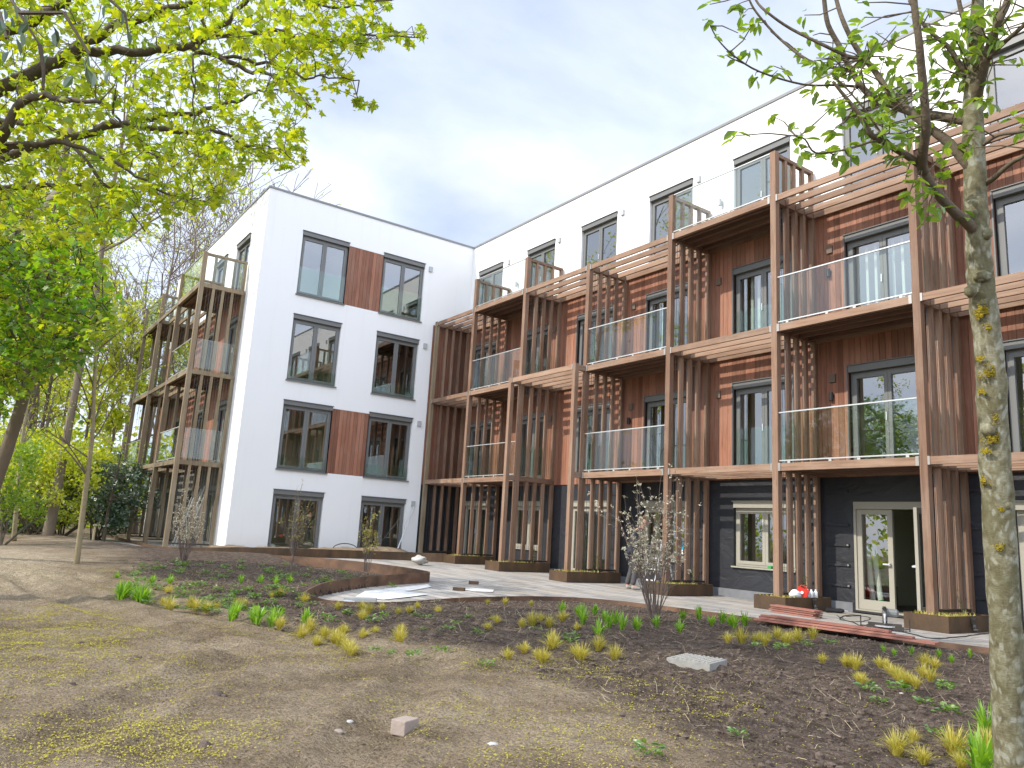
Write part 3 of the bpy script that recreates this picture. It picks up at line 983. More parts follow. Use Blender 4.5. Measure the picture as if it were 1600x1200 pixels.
def deck(fr, a0, a1, zt, mt, glassy=True, wood_dark='decking'):
    mb = MB()
    mb.fbox(fr, a0 + .072, a1 - .072, zt - .155, zt, 1.44, 1.535, 0)
    mb.fbox(fr, a0 + .06, a1 - .06, zt - .15, zt - .005, .03, .09, 0)
    o = mb.build('balcony', mt, BLD)
    t = MB()
    y = .1
    while y < 1.40:
        t.fbox(fr, a0 + .065, a1 - .065, zt - .035, zt - .006, y, min(y + .115, 1.437), 0); y += .122
    for d in (.35, .68, 1.02, 1.3): t.fbox(fr, a0 + .066, a1 - .066, zt - .14, zt - .037, d - .03, d + .03, 0)
    for d in (.15, .5, .85, 1.15): t.fbox(fr, a0 + .066, a1 - .066, zt - .048, zt - .037, d, d + .14, 0)
    t.build('deck_boards', M[wood_dark], o)
    for x in (a0 + .075, a1 - .135):
        b = MB(); b.fbox(fr, x, x + .06, zt - .16, zt + .008, 1.536, 1.552, 0); b.build('bracket', M['bracket'], o)
    g = MB(); xm = (a0 + a1) / 2
    for x0, x1 in ((a0 + .09, xm - .006), (xm + .006, a1 - .09)): g.fbox(fr, x0, x1, zt + .07, zt + 1.06, 1.485, 1.497, 0)
    g.build('glass_panel', M['rail_glass'], o)
    r = MB(); r.fbox(fr, a0 + .074, a1 - .074, zt + 1.06, zt + 1.085, 1.475, 1.507, 0)
    r.fbox(fr, a0 + .074, a1 - .074, zt + .045, zt + .07, 1.475, 1.507, 0)
    for x in (a0 + .3, xm - .3, xm + .3, a1 - .3): r.fbox(fr, x - .03, x + .03, zt + .003, zt + .045, 1.48, 1.502, 0)
    r.build('handrail', M['handrail'], o)
    return o


def pergola(fr, a0, a1, zt, mt, ds=(1.50, 1.13, .77, .41, .08)):
    mb = MB()
    for i, d in enumerate(ds): mb.fbox(fr, a0 + .072, a1 - .072, zt - .14, zt, d - .028, d + .028, 0)
    o = mb.build('pergola', mt, BLD)
    for x in (a0 + .073, a1 - .113):
        b = MB(); b.fbox(fr, x, x + .04, zt - .148, zt + .006, ds[0] + .029, ds[0] + .044, 0); b.build('bracket', M['bracket'], o)
    return o


def guard(fr, a, zt, mt, my):
    mb = MB()
    mb.fbox(fr, a - .05, a + .05, zt + .98, zt + 1.06, .05, 1.398, 0)
    o = mb.build('side_guard', my, BLD)
    s = MB()
    for d in (1.1, .78, .45, .1): s.fbox(fr, a - .045, a + .045, zt + .002, zt + .979, d - .04, d + .04, 0)
    s.build('guard_post', mt, o)
    g = MB(); g.fbox(fr, a - .064, a - .056, zt + .06, zt + .96, .15, 1.37, 0)
    g.build('side_glass', M['rail_glass'], o)


PX = [2.83, 5.87, 8.98, 12.16, 15.25, 18.32, 21.4, 24.5, 27.6]
DECK = {(0, 1), (0, 2), (0, 3), (2, 1), (2, 2), (3, 3), (4, 1), (4, 2), (6, 1), (6, 2), (6, 3)}
PERG = {(1, 3), (2, 3), (3, 1), (3, 2), (4, 3), (5, 1), (5, 2), (5, 3), (7, 1), (7, 2), (7, 3)}
lv = lambda k: ZD + S * (k - 1)
for i in range(len(PX) - 1):
    for k in (1, 2, 3):
        if (i, k) in DECK: deck(FR, PX[i], PX[i + 1], lv(k), M['beam'])
        if (i, k) in PERG: pergola(FR, PX[i], PX[i + 1], lv(k), M['beam'])
for i, a in enumerate(PX):
    top3 = (i, 3) in DECK or (i - 1, 3) in DECK
    g0 = gb(a)
    post(FR, a, g0 + .05, lv(3) + (1.08 if top3 else .05), M['timber'])
    for k in (1, 2, 3):
        side_screen(FR, a, (g0 + .33) if k == 1 else lv(k - 1) + .002, lv(k) - .155, M['timber'], M['beamy'],
                    k > 1 and ((i, k - 1) in DECK or (i - 1, k - 1) in DECK), foot=(k == 1))
    if top3: guard(FR, a, lv(3), M['timber'], M['beamy'])
# bay beside the gable: screen against the gable return, pergolas on three levels
PA = .17
post(FR, PA, .2, lv(3) + .02, M['weathered'], 1.49, .065)
for k in (1, 2, 3):
    side_screen(FR, PA - .03, .42 if k == 1 else lv(k - 1) + .002, lv(k) - .155, M['timber'], M['beamy'], False, foot=(k == 1))
    pergola(FR, PA - .01, PX[0], lv(k), M['beam'])
# forward pergola with its own two posts
for a in (PX[1], PX[2]):
    post(FR, a - .02, gb(a) + .05, lv(2) + .03, M['timber'], 1.84, .065)
    mb = MB()
    for k in (1, 2): mb.fbox(FR, a - .045, a + .045, lv(k) - .15, lv(k) - .003, 1.541, 1.774, 0)
    mb.build('cross_beam', M['beamy'], BLD)
pergola(FR, PX[1], PX[2], lv(2), M['beam'], (1.87, 1.5, 1.13, .77, .41, .08))

# left wing frame, weathered brown
QA = [1.4, 4.65, 8.05, 11.4]
for i, a in enumerate(QA):
    post(LE, a, .08, lv(3) + 1.08, M['weathered'])
    for k in (1, 2, 3):
        side_screen(LE, a, .30 if k == 1 else lv(k - 1) + .002, lv(k) - .155, M['weathered'], M['weathered'], k > 1, foot=(k == 1))
    guard(LE, a, lv(3), M['weathered'], M['weathered'])
    if i < 3:
        for k in (1, 2, 3):
            (deck if i != 1 else pergola)(LE, a, QA[i + 1], lv(k), M['weatherx'])

# ------------------------------------------------------------------ planters
def planter(a, d1, label):
    g0 = gb(a); a0, a1, d0 = a - .27, a + .47, .36
    t = thing('planter', label, 'planter', FR.P(a, g0, 1.2), 0, 'steel planters at the feet of the timber posts')
    o = FR.P(a, g0, 1.2); b1 = g0 + .27; b0 = g0 + .003; w = .012
    mb = MB()
    mb.fbox(FR, a0, a1, b0, b1, d1 - w, d1, 0, .4); mb.fbox(FR, a0, a1, b0, b1, d0, d0 + w, 0, .6)
    mb.fbox(FR, a0, a0 + w, b0, b1, d0 + w, d1 - w, 0, .5); mb.fbox(FR, a1 - w, a1, b0, b1, d0 + w, d1 - w, 0, .5)
    mb.build('steel_box', M['corten'], t, o)
    s = MB(); n = 8
    for i in range(n):
        for j in range(2 * n):
            x0 = a0 + w + (a1 - a0 - 2 * w) * i / n; x1 = a0 + w + (a1 - a0 - 2 * w) * (i + 1) / n
            y0 = d0 + w + (d1 - d0 - 2 * w) * j / (2 * n); y1 = d0 + w + (d1 - d0 - 2 * w) * (j + 1) / (2 * n)
            hz = lambda x, y: b1 - .035 + .02 * noise.noise(Vector((x * 7, y * 7, 1)))
            s.face([FR.P(x0, hz(x0, y0), y0), FR.P(x1, hz(x1, y0), y0), FR.P(x1, hz(x1, y1), y1), FR.P(x0, hz(x0, y1), y1)], 0, .5)
    s.build('soil', M['clod'], t, o)
    # low yellow sedum: nobody could count the shoots
    l = MB()
    for _ in range(420):
        x = RNG.uniform(a0 + .05, a1 - .05); y = RNG.uniform(.75 if d1 < 2.1 else 1.0, d1 - .06)
        if abs(x - a) < .1 and abs(y - 1.47) < .1: continue
        c = Vector(FR.P(x, b1 - .03, y)); hh = RNG.uniform(.04, .12) * (.55 + .6 * noise.noise(Vector((x * 9, y * 9, a))))
        q = Vector((RNG.uniform(-1, 1), RNG.uniform(-1, 1), 0)).normalized() * .012
        tp = c + Vector((RNG.uniform(-.03, .03), RNG.uniform(-.03, .03), hh))
        l.face([c - q, c + q, tp])
    st = l.build('sedum', M['tuft'], t, o); st['kind'] = 'stuff'
    # small climber with a few leaves against the screen
    c = MB(); lf = MB()
    for _ in range(RNG.choice((1, 2))):
        d = RNG.uniform(.5, 1.1); p = Vector(FR.P(a + .09, b1 - .04, d)); pts = [p]
        for _ in range(5): p = p + Vector((RNG.uniform(-.02, .02), RNG.uniform(-.03, .03), .085)); pts.append(p.copy())
        c.tube(pts, [.006] * 6, 4)
        for q in pts[1:]:
            for _ in range(3): add_leaf(lf, q, .05, .03, RNG)
    cl = c.build('climber', M['barkpale'], t, o); lf.build('leaves', M['mid'], cl, o)
    return t


def add_leaf(mb, p, ln, wd, rng, dirv=None, droop=.3):
    d = dirv.copy() if dirv is not None else Vector((rng.uniform(-1, 1), rng.uniform(-1, 1), rng.uniform(-.6, .5)))
    d.z -= droop * rng.random()
    if d.length < 1e-3: d = Vector((1, 0, 0))
    d.normalize()
    s = d.cross(Vector((rng.uniform(-.5, .5), rng.uniform(-.5, .5), 1)))
    if s.length < 1e-3: s = Vector((0, 1, 0))
    s.normalize(); up = s.cross(d)
    vr = rng.random()
    a = p; b = p + d * ln * .4 + s * wd * .5 + up * wd * .18; c = p + d * ln * .75 + s * wd * .34 + up * wd * .1
    e = p + d * ln - up * ln * .08
    b2 = p + d * ln * .4 - s * wd * .5 + up * wd * .18; c2 = p + d * ln * .75 - s * wd * .34 + up * wd * .1
    m1 = p + d * ln * .5
    n = len(mb.v)
    mb.v.extend([tuple(q) for q in (a, b, c, e, c2, b2)])
    mb.f += [(n, n + 1, n + 2, n + 3), (n, n + 3, n + 4, n + 5)]; mb.m += [0, 0]; mb.var += [vr, vr]


PLAB = ['dark steel planter under the timber post nearest the gable wall', 'dark steel planter under the left double post', 'dark steel planter under the right double post, left of the worker',
        'dark steel planter behind the big bare shrub', 'dark steel planter left of the open double door, holding a red container and white bags', 'dark steel planter right of the open double door, half behind the tree trunk',
        'dark steel planter beyond the tree trunk']
for i, a in enumerate(PX[:7]):
    planter(a, 2.25 if i in (1, 2) else 1.9, PLAB[i])

# ------------------------------------------------------------------ vegetation helpers
def maple_leaf(mb, p, sz, rng, m=0, down=.5):
    d = Vector((rng.uniform(-1, 1), rng.uniform(-1, 1), rng.uniform(-1.0, .35) - down * .3)).normalized()
    s = d.cross(Vector((rng.uniform(-.7, .7), rng.uniform(-.7, .7), 1)))
    s = s.normalized() if s.length > 1e-3 else Vector((1, 0, 0))
    up = s.cross(d)
    out = ((0, 0), (.32, -.06), (.25, .16), (.55, .38), (.24, .46), (0, 1.0), (-.24, .46), (-.55, .38), (-.25, .16), (-.32, -.06))
    n = len(mb.v)
    mb.v.extend([tuple(p + s * (x * sz) + d * (y * sz) - up * (abs(x) * .25 * sz)) for x, y in out])
    mb.f.append(tuple(range(n, n + 10))); mb.m.append(m); mb.var.append(rng.random())


def card(mb, p, sz, rng, asp=.6, m=0):
    """one small leaf, a kite of four corners"""
    d = Vector((rng.gauss(0, 1), rng.gauss(0, 1), rng.gauss(0, .8))).normalized()
    s = d.cross(Vector((rng.gauss(0, 1), rng.gauss(0, 1), rng.gauss(0, 1)))).normalized()
    n = len(mb.v); a = sz * asp * .5
    mb.v.extend([tuple(p), tuple(p + d * sz * .45 + s * a), tuple(p + d * sz), tuple(p + d * sz * .45 - s * a)])
    mb.f.append((n, n + 1, n + 2, n + 3)); mb.m.append(m); mb.var.append(rng.random())


def rdir(rng, zlo=-1, zhi=1):
    return Vector((rng.uniform(-1, 1), rng.uniform(-1, 1), rng.uniform(zlo, zhi))).normalized()


def grow(mb, tips, p, d, ln, r, lev, maxlev, rng, kids=(3, 4), ang=.75, up=.25, rmin=.006, n0=7, seg=4, shrink=.66, wob=.16):
    pts = [p.copy()]; rad = [r]; q = p.copy(); dd = d.copy()
    for i in range(seg):
        dd = (dd + rdir(rng) * wob + Vector((0, 0, up * .12))).normalized()
        q = q + dd * (ln / seg); pts.append(q.copy()); rad.append(max(rmin, r * (1 - .45 * (i + 1) / seg)))
    mb.tube(pts, rad, max(3, n0 - 2 * lev), cap=False)
    if lev >= maxlev - 1:
        tips.extend([(pts[-1], dd.copy()), (pts[-2], dd.copy())])
        if lev >= maxlev: return
    for k in range(rng.randint(*kids)):
        t = rng.uniform(.35, 1.0) if k else 1.0
        i = min(seg, max(1, int(round(t * seg))))
        b = pts[i]
        side = dd.cross(rdir(rng))
        if side.length < 1e-3: continue
        nd = (dd * math.cos(ang * rng.uniform(.5, 1.15)) + side.normalized() * math.sin(ang * rng.uniform(.6, 1.2)) + Vector((0, 0, up * .4))).normalized()
        grow(mb, tips, b, nd, ln * shrink * rng.uniform(.75, 1.15), max(rmin, rad[i] * .62), lev + 1, maxlev, rng, kids, ang, up, rmin, n0, seg, shrink, wob)


def lump(mb, c, r, rng, flat=.7, n1=6, n2=4):
    """uneven closed lump"""
    base = len(mb.v); off = Vector((rng.uniform(0, 99), rng.uniform(0, 99), rng.uniform(0, 99))); vr = rng.random()
    for j in range(n2 + 1):
        th = math.pi * j / n2
        for i in range(n1):
            ph = 2 * math.pi * i / n1 + j * .4
            d = Vector((math.sin(th) * math.cos(ph), math.sin(th) * math.sin(ph), math.cos(th)))
            q = d * r * (1 + .45 * noise.noise(d * 1.3 + off) + .2 * noise.noise(d * 3.1 + off)); q.z *= flat
            mb.v.append(tuple(c + q))
    for j in range(n2):
        for i in range(n1):
            a = base + j * n1 + i; b = base + j * n1 + (i + 1) % n1
            mb.f.append((a, a + n1, b + n1, b)); mb.m.append(0); mb.var.append(vr)


# ------------------------------------------------------------------ near maple, upper left
def near_maple():
    rng = random.Random(21)
    tb = base_at(-420, 9.2); top = tb + Vector((0.2, 0, 11))
    t = thing('maple_tree', 'big maple with fresh yellow green leaves spreading over the upper left of the picture', 'tree', tb)
    mb = MB()
    trunk = [tb + Vector((0, 0, -.2)), tb + Vector((.05, 0, 1.5)), tb + Vector((.1, .05, 3.5)), tb + Vector((0, .1, 6)), tb + Vector((.2, .1, 8.5)), tb + Vector((.3, .2, 11))]
    mb.tube(trunk, [.34, .29, .25, .22, .15, .08], 12, wob=.1)
    mb.build('trunk', M['bark'], t, tb, smooth=True)
    BR = [  # (pixel u, v, depth) ... start radius, end radius
        ([(-330, 210, 9.0), (-150, 140, 8.4), (0, 57, 8.0), (40, 35, 7.9), (75, 18, 7.8), (110, -6, 7.7), (180, -60, 7.6)], .09, .03),
        ([(-330, 320, 9.0), (-120, 200, 8.6), (60, 110, 8.2), (105, 88, 8.1), (130, 72, 8.0), (175, 42, 7.9), (245, 22, 7.8), (330, -10, 7.7)], .10, .022),
        ([(105, 88, 8.1), (140, 80, 8.1), (225, 80, 8.1), (288, 73, 8.1), (320, 57, 8.1), (355, 32, 8.1), (400, -15, 8.0)], .062, .018),
        ([(288, 73, 8.1), (340, 88, 8.1), (382, 107, 8.1), (425, 120, 8.0), (460, 137, 8.0), (487, 167, 7.9)], .034, .008),
        ([(340, 88, 8.1), (400, 97, 8.2), (450, 107, 8.2), (480, 122, 8.2), (512, 120, 8.2), (560, 125, 8.2)], .022, .006),
        ([(320, 57, 8.1), (387, 52, 8.3), (440, 51, 8.4), (475, 61, 8.5), (540, 65, 8.5), (575, 57, 8.5), (620, 59, 8.6), (668, 55, 8.6)], .032, .005),
        ([(-330, 420, 9.0), (-120, 330, 8.2), (0, 212, 7.4), (35, 165, 7.2), (65, 150, 7.1), (102, 155, 7.0), (160, 160, 6.9)], .075, .016),
        ([(-300, 380, 9.0), (-60, 270, 9.0), (147, 205, 9.1), (175, 193, 9.1), (225, 197, 9.1), (287, 205, 9.1), (337, 204, 9.1), (385, 227, 9.2), (420, 229, 9.2), (450, 250, 9.2)], .062, .008),
        ([(147, 205, 9.1), (245, 182, 9.4), (292, 179, 9.5), (350, 165, 9.6), (390, 150, 9.6), (420, 140, 9.7), (470, 150, 9.7)], .045, .008),
        ([(-330, 440, 9.0), (-150, 260, 8.0), (0, 234, 7.6), (52, 227, 7.5), (75, 222, 7.5), (130, 235, 7.5), (200, 265, 7.6), (250, 300, 7.7)], .06, .010),
        ([(-330, 520, 9.2), (-100, 310, 9.4), (0, 292, 9.6), (100, 290, 9.7), (175, 290, 9.8), (260, 300, 9.9), (335, 322, 10)], .055, .008),
        ([(-200, 260, 8.4), (0, 190, 8.0), (95, 212, 7.9), (150, 275, 7.8), (190, 315, 7.8), (225, 360, 7.8)], .035, .007),
        ([(385, -60, 8.2), (320, 0, 8.1), (318, 57, 8.1), (300, 100, 8.0), (305, 150, 8.0), (300, 190, 8.0)], .02, .006),
        ([(180, 150, 8.5), (185, 190, 8.6), (240, 245, 8.6), (290, 262, 8.7), (300, 290, 8.8)], .018, .006),
        ([(400, -15, 8.0), (470, 0, 8.2), (520, 12, 8.3), (570, 8, 8.4), (625, -5, 8.4)], .02, .006),
    ]
    nodes = []
    for pl, r0, r1 in BR:
        pts = smooth_line(pl, 4); n = len(pts)
        P = [at(*q) + rdir(rng) * .025 for q in pts]
        rad = [r0 + (r1 - r0) * (i / (n - 1)) ** .8 for i in range(n)]
        b = MB(); b.tube(P, rad, 7, wob=.15)
        b.build('branch', M['bark'], t, tb, smooth=True)
        nodes += [(p, r) for p, r in zip(P, rad)]
    NP = np.array([p[:] for p, r in nodes])
    poly = [(-160, -120), (640, -90), (600, -20), (612, 8), (640, 16), (575, 22), (612, 42), (655, 46), (672, 58), (640, 73), (606, 62), (572, 76), (541, 90), (552, 118), (568, 140), (585, 160), (570, 172),
            (548, 160), (522, 165), (508, 186), (484, 196), (470, 215), (478, 256), (440, 262), (420, 245), (408, 264), (385, 255), (368, 288), (350, 290), (362, 312), (338, 330),
            (318, 322), (300, 332), (270, 346), (240, 346), (222, 372), (196, 362), (160, 372), (-160, 380)]
    lf = MB(); tw = MB(); C = []
    for _ in range(16000):
        u = rng.uniform(-160, 680); v = rng.uniform(-120, 400)
        if not inside(u, v, poly): continue
        edge = poly_dist(u, v, poly + poly[:1])
        c = at(u, v, rng.uniform(6.7, 10.4) if u < 480 else rng.uniform(7.6, 9.2))
        g = noise.noise(c * .85) * .6 + noise.noise(c * 2.2) * .45
        if g < -0.10 - .10 * (edge > 60): continue
        if edge > 25 and rng.random() < .15 and u < 600: continue
        C.append((c, edge))
        if len(C) > 1750: break
    # twigs grow outwards: every leaf cluster hangs on the nearest wood already there
    C.sort(key=lambda q: float(np.sum((NP - np.array(q[0][:])) ** 2, axis=1).min()))
    T = np.array(NP.tolist() + [c[:] for c, e in C]); n0 = len(NP); used = np.zeros(len(T), int)
    for k_, (c, edge) in enumerate(C):
        dd = np.sum((T[:n0 + k_] - np.array(c[:])) ** 2, axis=1) + used[:n0 + k_] * .12
        i = int(dd.argmin()); p0 = Vector(T[i]); used[i] += 1
        if (p0 - c).length < 1.7:
            md = (p0 + c) / 2 + rdir(rng) * .07 + Vector((0, 0, .04))
            r0 = .008 if i < n0 else .005
            tw.tube([p0, md, c], [r0, r0 * .75, r0 * .5], 3, cap=False)
        rad = .12 if edge > 14 else .07
        for _ in range(rng.randint(4, 8)):
            maple_leaf(lf, c + rdir(rng) * rad * rng.uniform(.2, 1.1), rng.uniform(.055, .115), rng)
        if rng.random() < .55:
            for _ in range(3): card(lf, c + rdir(rng) * rad, .045, rng, .5)
    tw.build('twigs', M['bark'], t, tb); lf.build('crown', M['maple'], t, tb)


near_maple()

# dark glossy leaves hanging into the top left corner
def dark_twig():
    rng = random.Random(5)
    o = at(-60, -60, 4.0)
    t = thing('evergreen_branch', 'dark leafy evergreen twig hanging in the top left corner in front of the maple', 'branch', o)
    b = MB(); l = MB()
    for pl in ([(-90, -80, 4.2), (0, -30, 4.1), (30, 20, 4), (62, 70, 4)], [(30, 20, 4), (100, 20, 4), (140, 85, 4)], [(-90, -40, 4.2), (0, 20, 4.2), (10, 60, 4.1)], [(-60, -90, 4.1), (150, -20, 4), (195, 20, 4), (200, 50, 4)], [(62, 70, 4), (68, 110, 4), (67, 140, 4)]):
        b.tube([at(*q) for q in pl], [.012, .01, .008, .005][:len(pl)], 5)
    for u, v in ((5, 10), (18, 25), (10, 45), (5, 70), (25, 60), (35, 15), (45, 35), (75, 85), (83, 40), (88, 48), (128, 90), (138, 82), (146, 112), (115, 118), (135, 105), (172, 108), (190, 15), (198, 45), (165, 8), (20, 5), (32, 48), (0, 30), (15, 80), (-20, 20)):
        add_leaf(l, at(u, v, 4.0 + rng.uniform(-.15, .15)), .085, .042, rng, Vector((rng.uniform(-.5, .5), rng.uniform(-.5, .5), -.7)))
    b.build('twig', M['bark'], t, o); l.build('leaves', M['ever'], t, o)


dark_twig()

# ------------------------------------------------------------------ mottled young tree, right foreground
def right_tree():
    rng = random.Random(11)
    TR = [(1587, 1330, 3.5), (1583, 1250, 3.5), (1575, 1100, 3.5), (1571, 1000, 3.5), (1563, 850, 3.5), (1553, 700, 3.5), (1549, 600, 3.5), (1542, 520, 3.5), (1532, 440, 3.5), (1530, 400, 3.5), (1527, 350, 3.5), (1524, 290, 3.5), (1521, 220, 3.5),
          (1520, 160, 3.5), (1523, 100, 3.5), (1526, 40, 3.5), (1531, -60, 3.5), (1535, -200, 3.5)]
    rr = [27, 25, 23.5, 23, 22.5, 22, 21, 19.5, 18.5, 18, 16.5, 16, 15.5, 14, 12.5, 10.5, 7, 3]
    pts = smooth_line([(*a, b) for a, b in zip(TR, rr)], 4)
    P = [at(u, v, d) for u, v, d, r in pts]; rad = [r / FPX * 3.5 for u, v, d, r in pts]
    tb = P[0].copy()
    t = thing('young_tree', 'mottled grey green tree trunk with yellow moss and oval green leaves at the right edge', 'tree', tb)
    # carry the trunk down into the soil
    P = [Vector((tb.x, tb.y, -.15)), Vector((tb.x, tb.y, .08))] + P; rad = [.12, .088] + rad
    mb = MB(); mb.tube(P, rad, 20, wob=.14)
    for (u, v, r, du) in ((1533, 432, 14, 3), (1551, 672, 12, -12), (1565, 790, 10, 12), (1520, 455, 10, -6), (1540, 365, 9, 3)):   # knots
        c = at(u + du * .6, v, 3.5 - .045)
        mb.tube([c - UP * .03, c - UP * .012, c + UP * .012, c + UP * .03], [.006, r / FPX * 3.2, r / FPX * 3.2, .006], 8)
    mb.build('trunk', M['lichen'], t, tb, smooth=True)
    BR = [([(1528, 368, 3.5), (1512, 349, 3.47), (1490, 330, 3.44), (1470, 309, 3.4), (1452, 284, 3.37), (1441, 262, 3.35), (1418, 244, 3.3), (1388, 226, 3.25), (1363, 212, 3.2), (1350, 192, 3.2), (1340, 175, 3.2), (1318, 148, 3.2), (1301, 127, 3.2)], 10, 2),
          ([(1380, 222, 3.24), (1363, 221, 3.2), (1320, 234, 3.15), (1275, 239, 3.1), (1258, 218, 3.1), (1242, 211, 3.1)], 2.2, 1.0),
          ([(1442, 268, 3.36), (1441, 247, 3.3), (1447, 195, 3.2), (1442, 130, 3.15), (1436, 65, 3.1), (1428, 0, 3.1), (1424, -90, 3.1)], 8.5, 4),
          ([(1522, 268, 3.5), (1512, 257, 3.5), (1483, 224, 3.55), (1450, 198, 3.6), (1424, 177, 3.65), (1405, 160, 3.7), (1386, 140, 3.7), (1366, 110, 3.75), (1340, 78, 3.8), (1320, 39, 3.8), (1307, 0, 3.85), (1295, -60, 3.9)], 9.5, 3),
          ([(1520, 190, 3.5), (1506, 188, 3.52), (1470, 182, 3.6), (1424, 175, 3.72), (1400, 166, 3.8), (1372, 156, 3.85), (1350, 140, 3.9), (1330, 110, 3.95), (1311, 71, 4), (1294, 39, 4), (1288, 0, 4), (1282, -60, 4)], 9, 3.5),
          ([(1342, 136, 3.92), (1310, 133, 3.9), (1255, 132, 3.9), (1187, 112, 3.85), (1148, 88, 3.8), (1122, 62, 3.8), (1108, 36, 3.8)], 2.6, 1),
          ([(1332, 112, 3.95), (1300, 105, 4), (1262, 94, 4), (1220, 62, 4.1), (1187, 26, 4.1), (1171, 0, 4.1), (1160, -40, 4.1)], 3.6, 1.5),
          ([(1350, 92, 3.78), (1325, 88, 3.8), (1288, 71, 3.8), (1236, 45, 3.85), (1200, 20, 3.85), (1181, 0, 3.9), (1165, -40, 3.9)], 3.8, 1.6),
          ([(1522, 165, 3.5), (1526, 150, 3.46), (1535, 114, 3.4), (1545, 78, 3.35), (1561, 32, 3.3), (1575, 0, 3.3), (1590, -50, 3.3)], 9.5, 5),
          ([(1520, 125, 3.5), (1502, 104, 3.5), (1483, 75, 3.5), (1463, 58, 3.5), (1441, 36, 3.5), (1420, 0, 3.5)], 5.5, 2),
          ([(1528, 292, 3.5), (1548, 282, 3.45), (1562, 270, 3.4), (1580, 255, 3.35), (1600, 244, 3.3), (1640, 225, 3.3)], 5.5, 2.5),
          ([(1528, 235, 3.5), (1540, 224, 3.45), (1561, 211, 3.4), (1600, 205, 3.3), (1650, 190, 3.3)], 3.5, 2),
          ([(1545, 90, 3.35), (1565, 70, 3.3), (1600, 40, 3.2), (1640, 10, 3.2)], 4.5, 2.5),
          ([(1522, 100, 3.5), (1515, 60, 3.55), (1500, 10, 3.6), (1490, -50, 3.6)], 5, 3),
          ([(1386, 222, 3.2), (1350, 170, 3.2), (1315, 130, 3.2), (1300, 118, 3.2)], 1.6, 1)]
    nodes = []
    for pl, r0, r1 in BR:
        q = smooth_line(pl, 4); n = len(q)
        PP = [at(*x) for x in q]; rd = [(r0 + (r1 - r0) * (i / (n - 1)) ** .7) / FPX * 3.5 for i in range(n)]
        b = MB(); b.tube(PP, rd, 9, wob=.1)
        b.build('branch', M['branchbark'], t, tb, smooth=True)
        nodes += [(p, r) for p, r in zip(PP, rd)]
    lf = MB(); tw = MB(); nl = 0

    def spray(c, k, ln=.066):
        for _ in range(k):
            add_leaf(lf, c + rdir(rng) * .02, ln * rng.uniform(.6, 1.15), ln * .5 * rng.uniform(.8, 1.1), rng, None, .55)
    # leaf sprays read off the picture
    for u, v, d, k in ((1105, 36, 3.8, 5), (1120, 62, 3.8, 3), (1150, 90, 3.8, 3), (1172, 80, 3.8, 4), (1180, 118, 3.85, 5), (1215, 110, 3.85, 5), (1150, 8, 4.1, 5), (1185, 35, 4.1, 3), (1163, 20, 4.1, 3),
                       (1248, 215, 3.1, 5), (1250, 235, 3.1, 5), (1268, 245, 3.1, 4), (1305, 240, 3.12, 7), (1320, 228, 3.15, 5), (1330, 245, 3.15, 5), (1270, 145, 3.9, 6), (1300, 88, 4, 7), (1315, 165, 3.2, 6), (1340, 180, 3.2, 7),
                       (1360, 195, 3.2, 4), (1385, 222, 3.25, 9), (1395, 240, 3.25, 5), (1410, 250, 3.25, 5), (1422, 300, 3.3, 7), (1440, 320, 3.3, 7), (1455, 300, 3.33, 8), (1470, 275, 3.4, 8), (1450, 340, 3.3, 4),
                       (1478, 245, 3.4, 6), (1470, 320, 3.4, 5), (1435, 285, 3.3, 6), (1415, 280, 3.3, 4), (1408, 195, 3.3, 6), (1425, 205, 3.3, 5), (1505, 335, 3.45, 3), (1500, 225, 3.5, 4), (1512, 120, 3.5, 4)):
        c = at(u, v, d); spray(c, k)
        j = min(nodes, key=lambda q: (q[0] - c).length_squared)
        tw.tube([j[0], (j[0] + c) / 2 + rdir(rng) * .01, c], [.003, .0025, .002], 4)
    for _ in range(380):
        p, r = rng.choice(nodes)
        q = p - CAM; dep = q.dot(FW); u = 800 + FPX * q.dot(RT) / dep; v = 600 - FPX * q.dot(UP) / dep
        if v > 215 and u < 1545: continue
        if u < 1330 and rng.random() < .8: continue
        c = p + rdir(rng, -.3, .7) * rng.uniform(.05, .26)
        q = c - CAM; v2 = 600 - FPX * q.dot(UP) / q.dot(FW)
        if v2 > 235: continue
        tw.tube([p, (p + c) / 2 + rdir(rng) * .02, c], [.0035, .003, .002], 4)
        spray(c, rng.randint(2, 5))
    tw.build('twigs', M['branchbark'], t, tb); lf.build('crown', M['cherry'], t, tb)
    for u, v, r in ((1540, 484, 15), (1530, 490, 9), (1549, 512, 9), (1546, 582, 14), (1533, 612, 6), (1560, 655, 9), (1552, 685, 13), (1534, 752, 10), (1540, 705, 7), (1562, 855, 8), (1567, 797, 6), (1548, 240, 10), (1535, 235, 6), (1530, 560, 6)):
        mo = MB()
        r *= 1.3
        for _ in range(int(11 * r)):
            a = rng.uniform(0, 6.28); q = rng.random() ** .6 * r * (1 + .45 * math.sin(a * 3 + u))
            uu = u + q * math.cos(a); vv = v + .6 * q * math.sin(a)
            # lies on the near side of the bark
            i = min(range(len(pts)), key=lambda k: abs(pts[k][1] - vv)); uc, rc = pts[i][0], pts[i][3]
            x = max(-.98, min(.98, (uu - uc) / rc)); dep = 3.5 - math.sqrt(1 - x * x) * rc / FPX * 3.5
            lump(mo, at(uc + x * rc, vv, dep), rng.uniform(.002, .0055) * (1.2 - .5 * q / r), rng, .8, 5, 3)
        mo.build('moss', M['mossy'], t, tb)


right_tree()

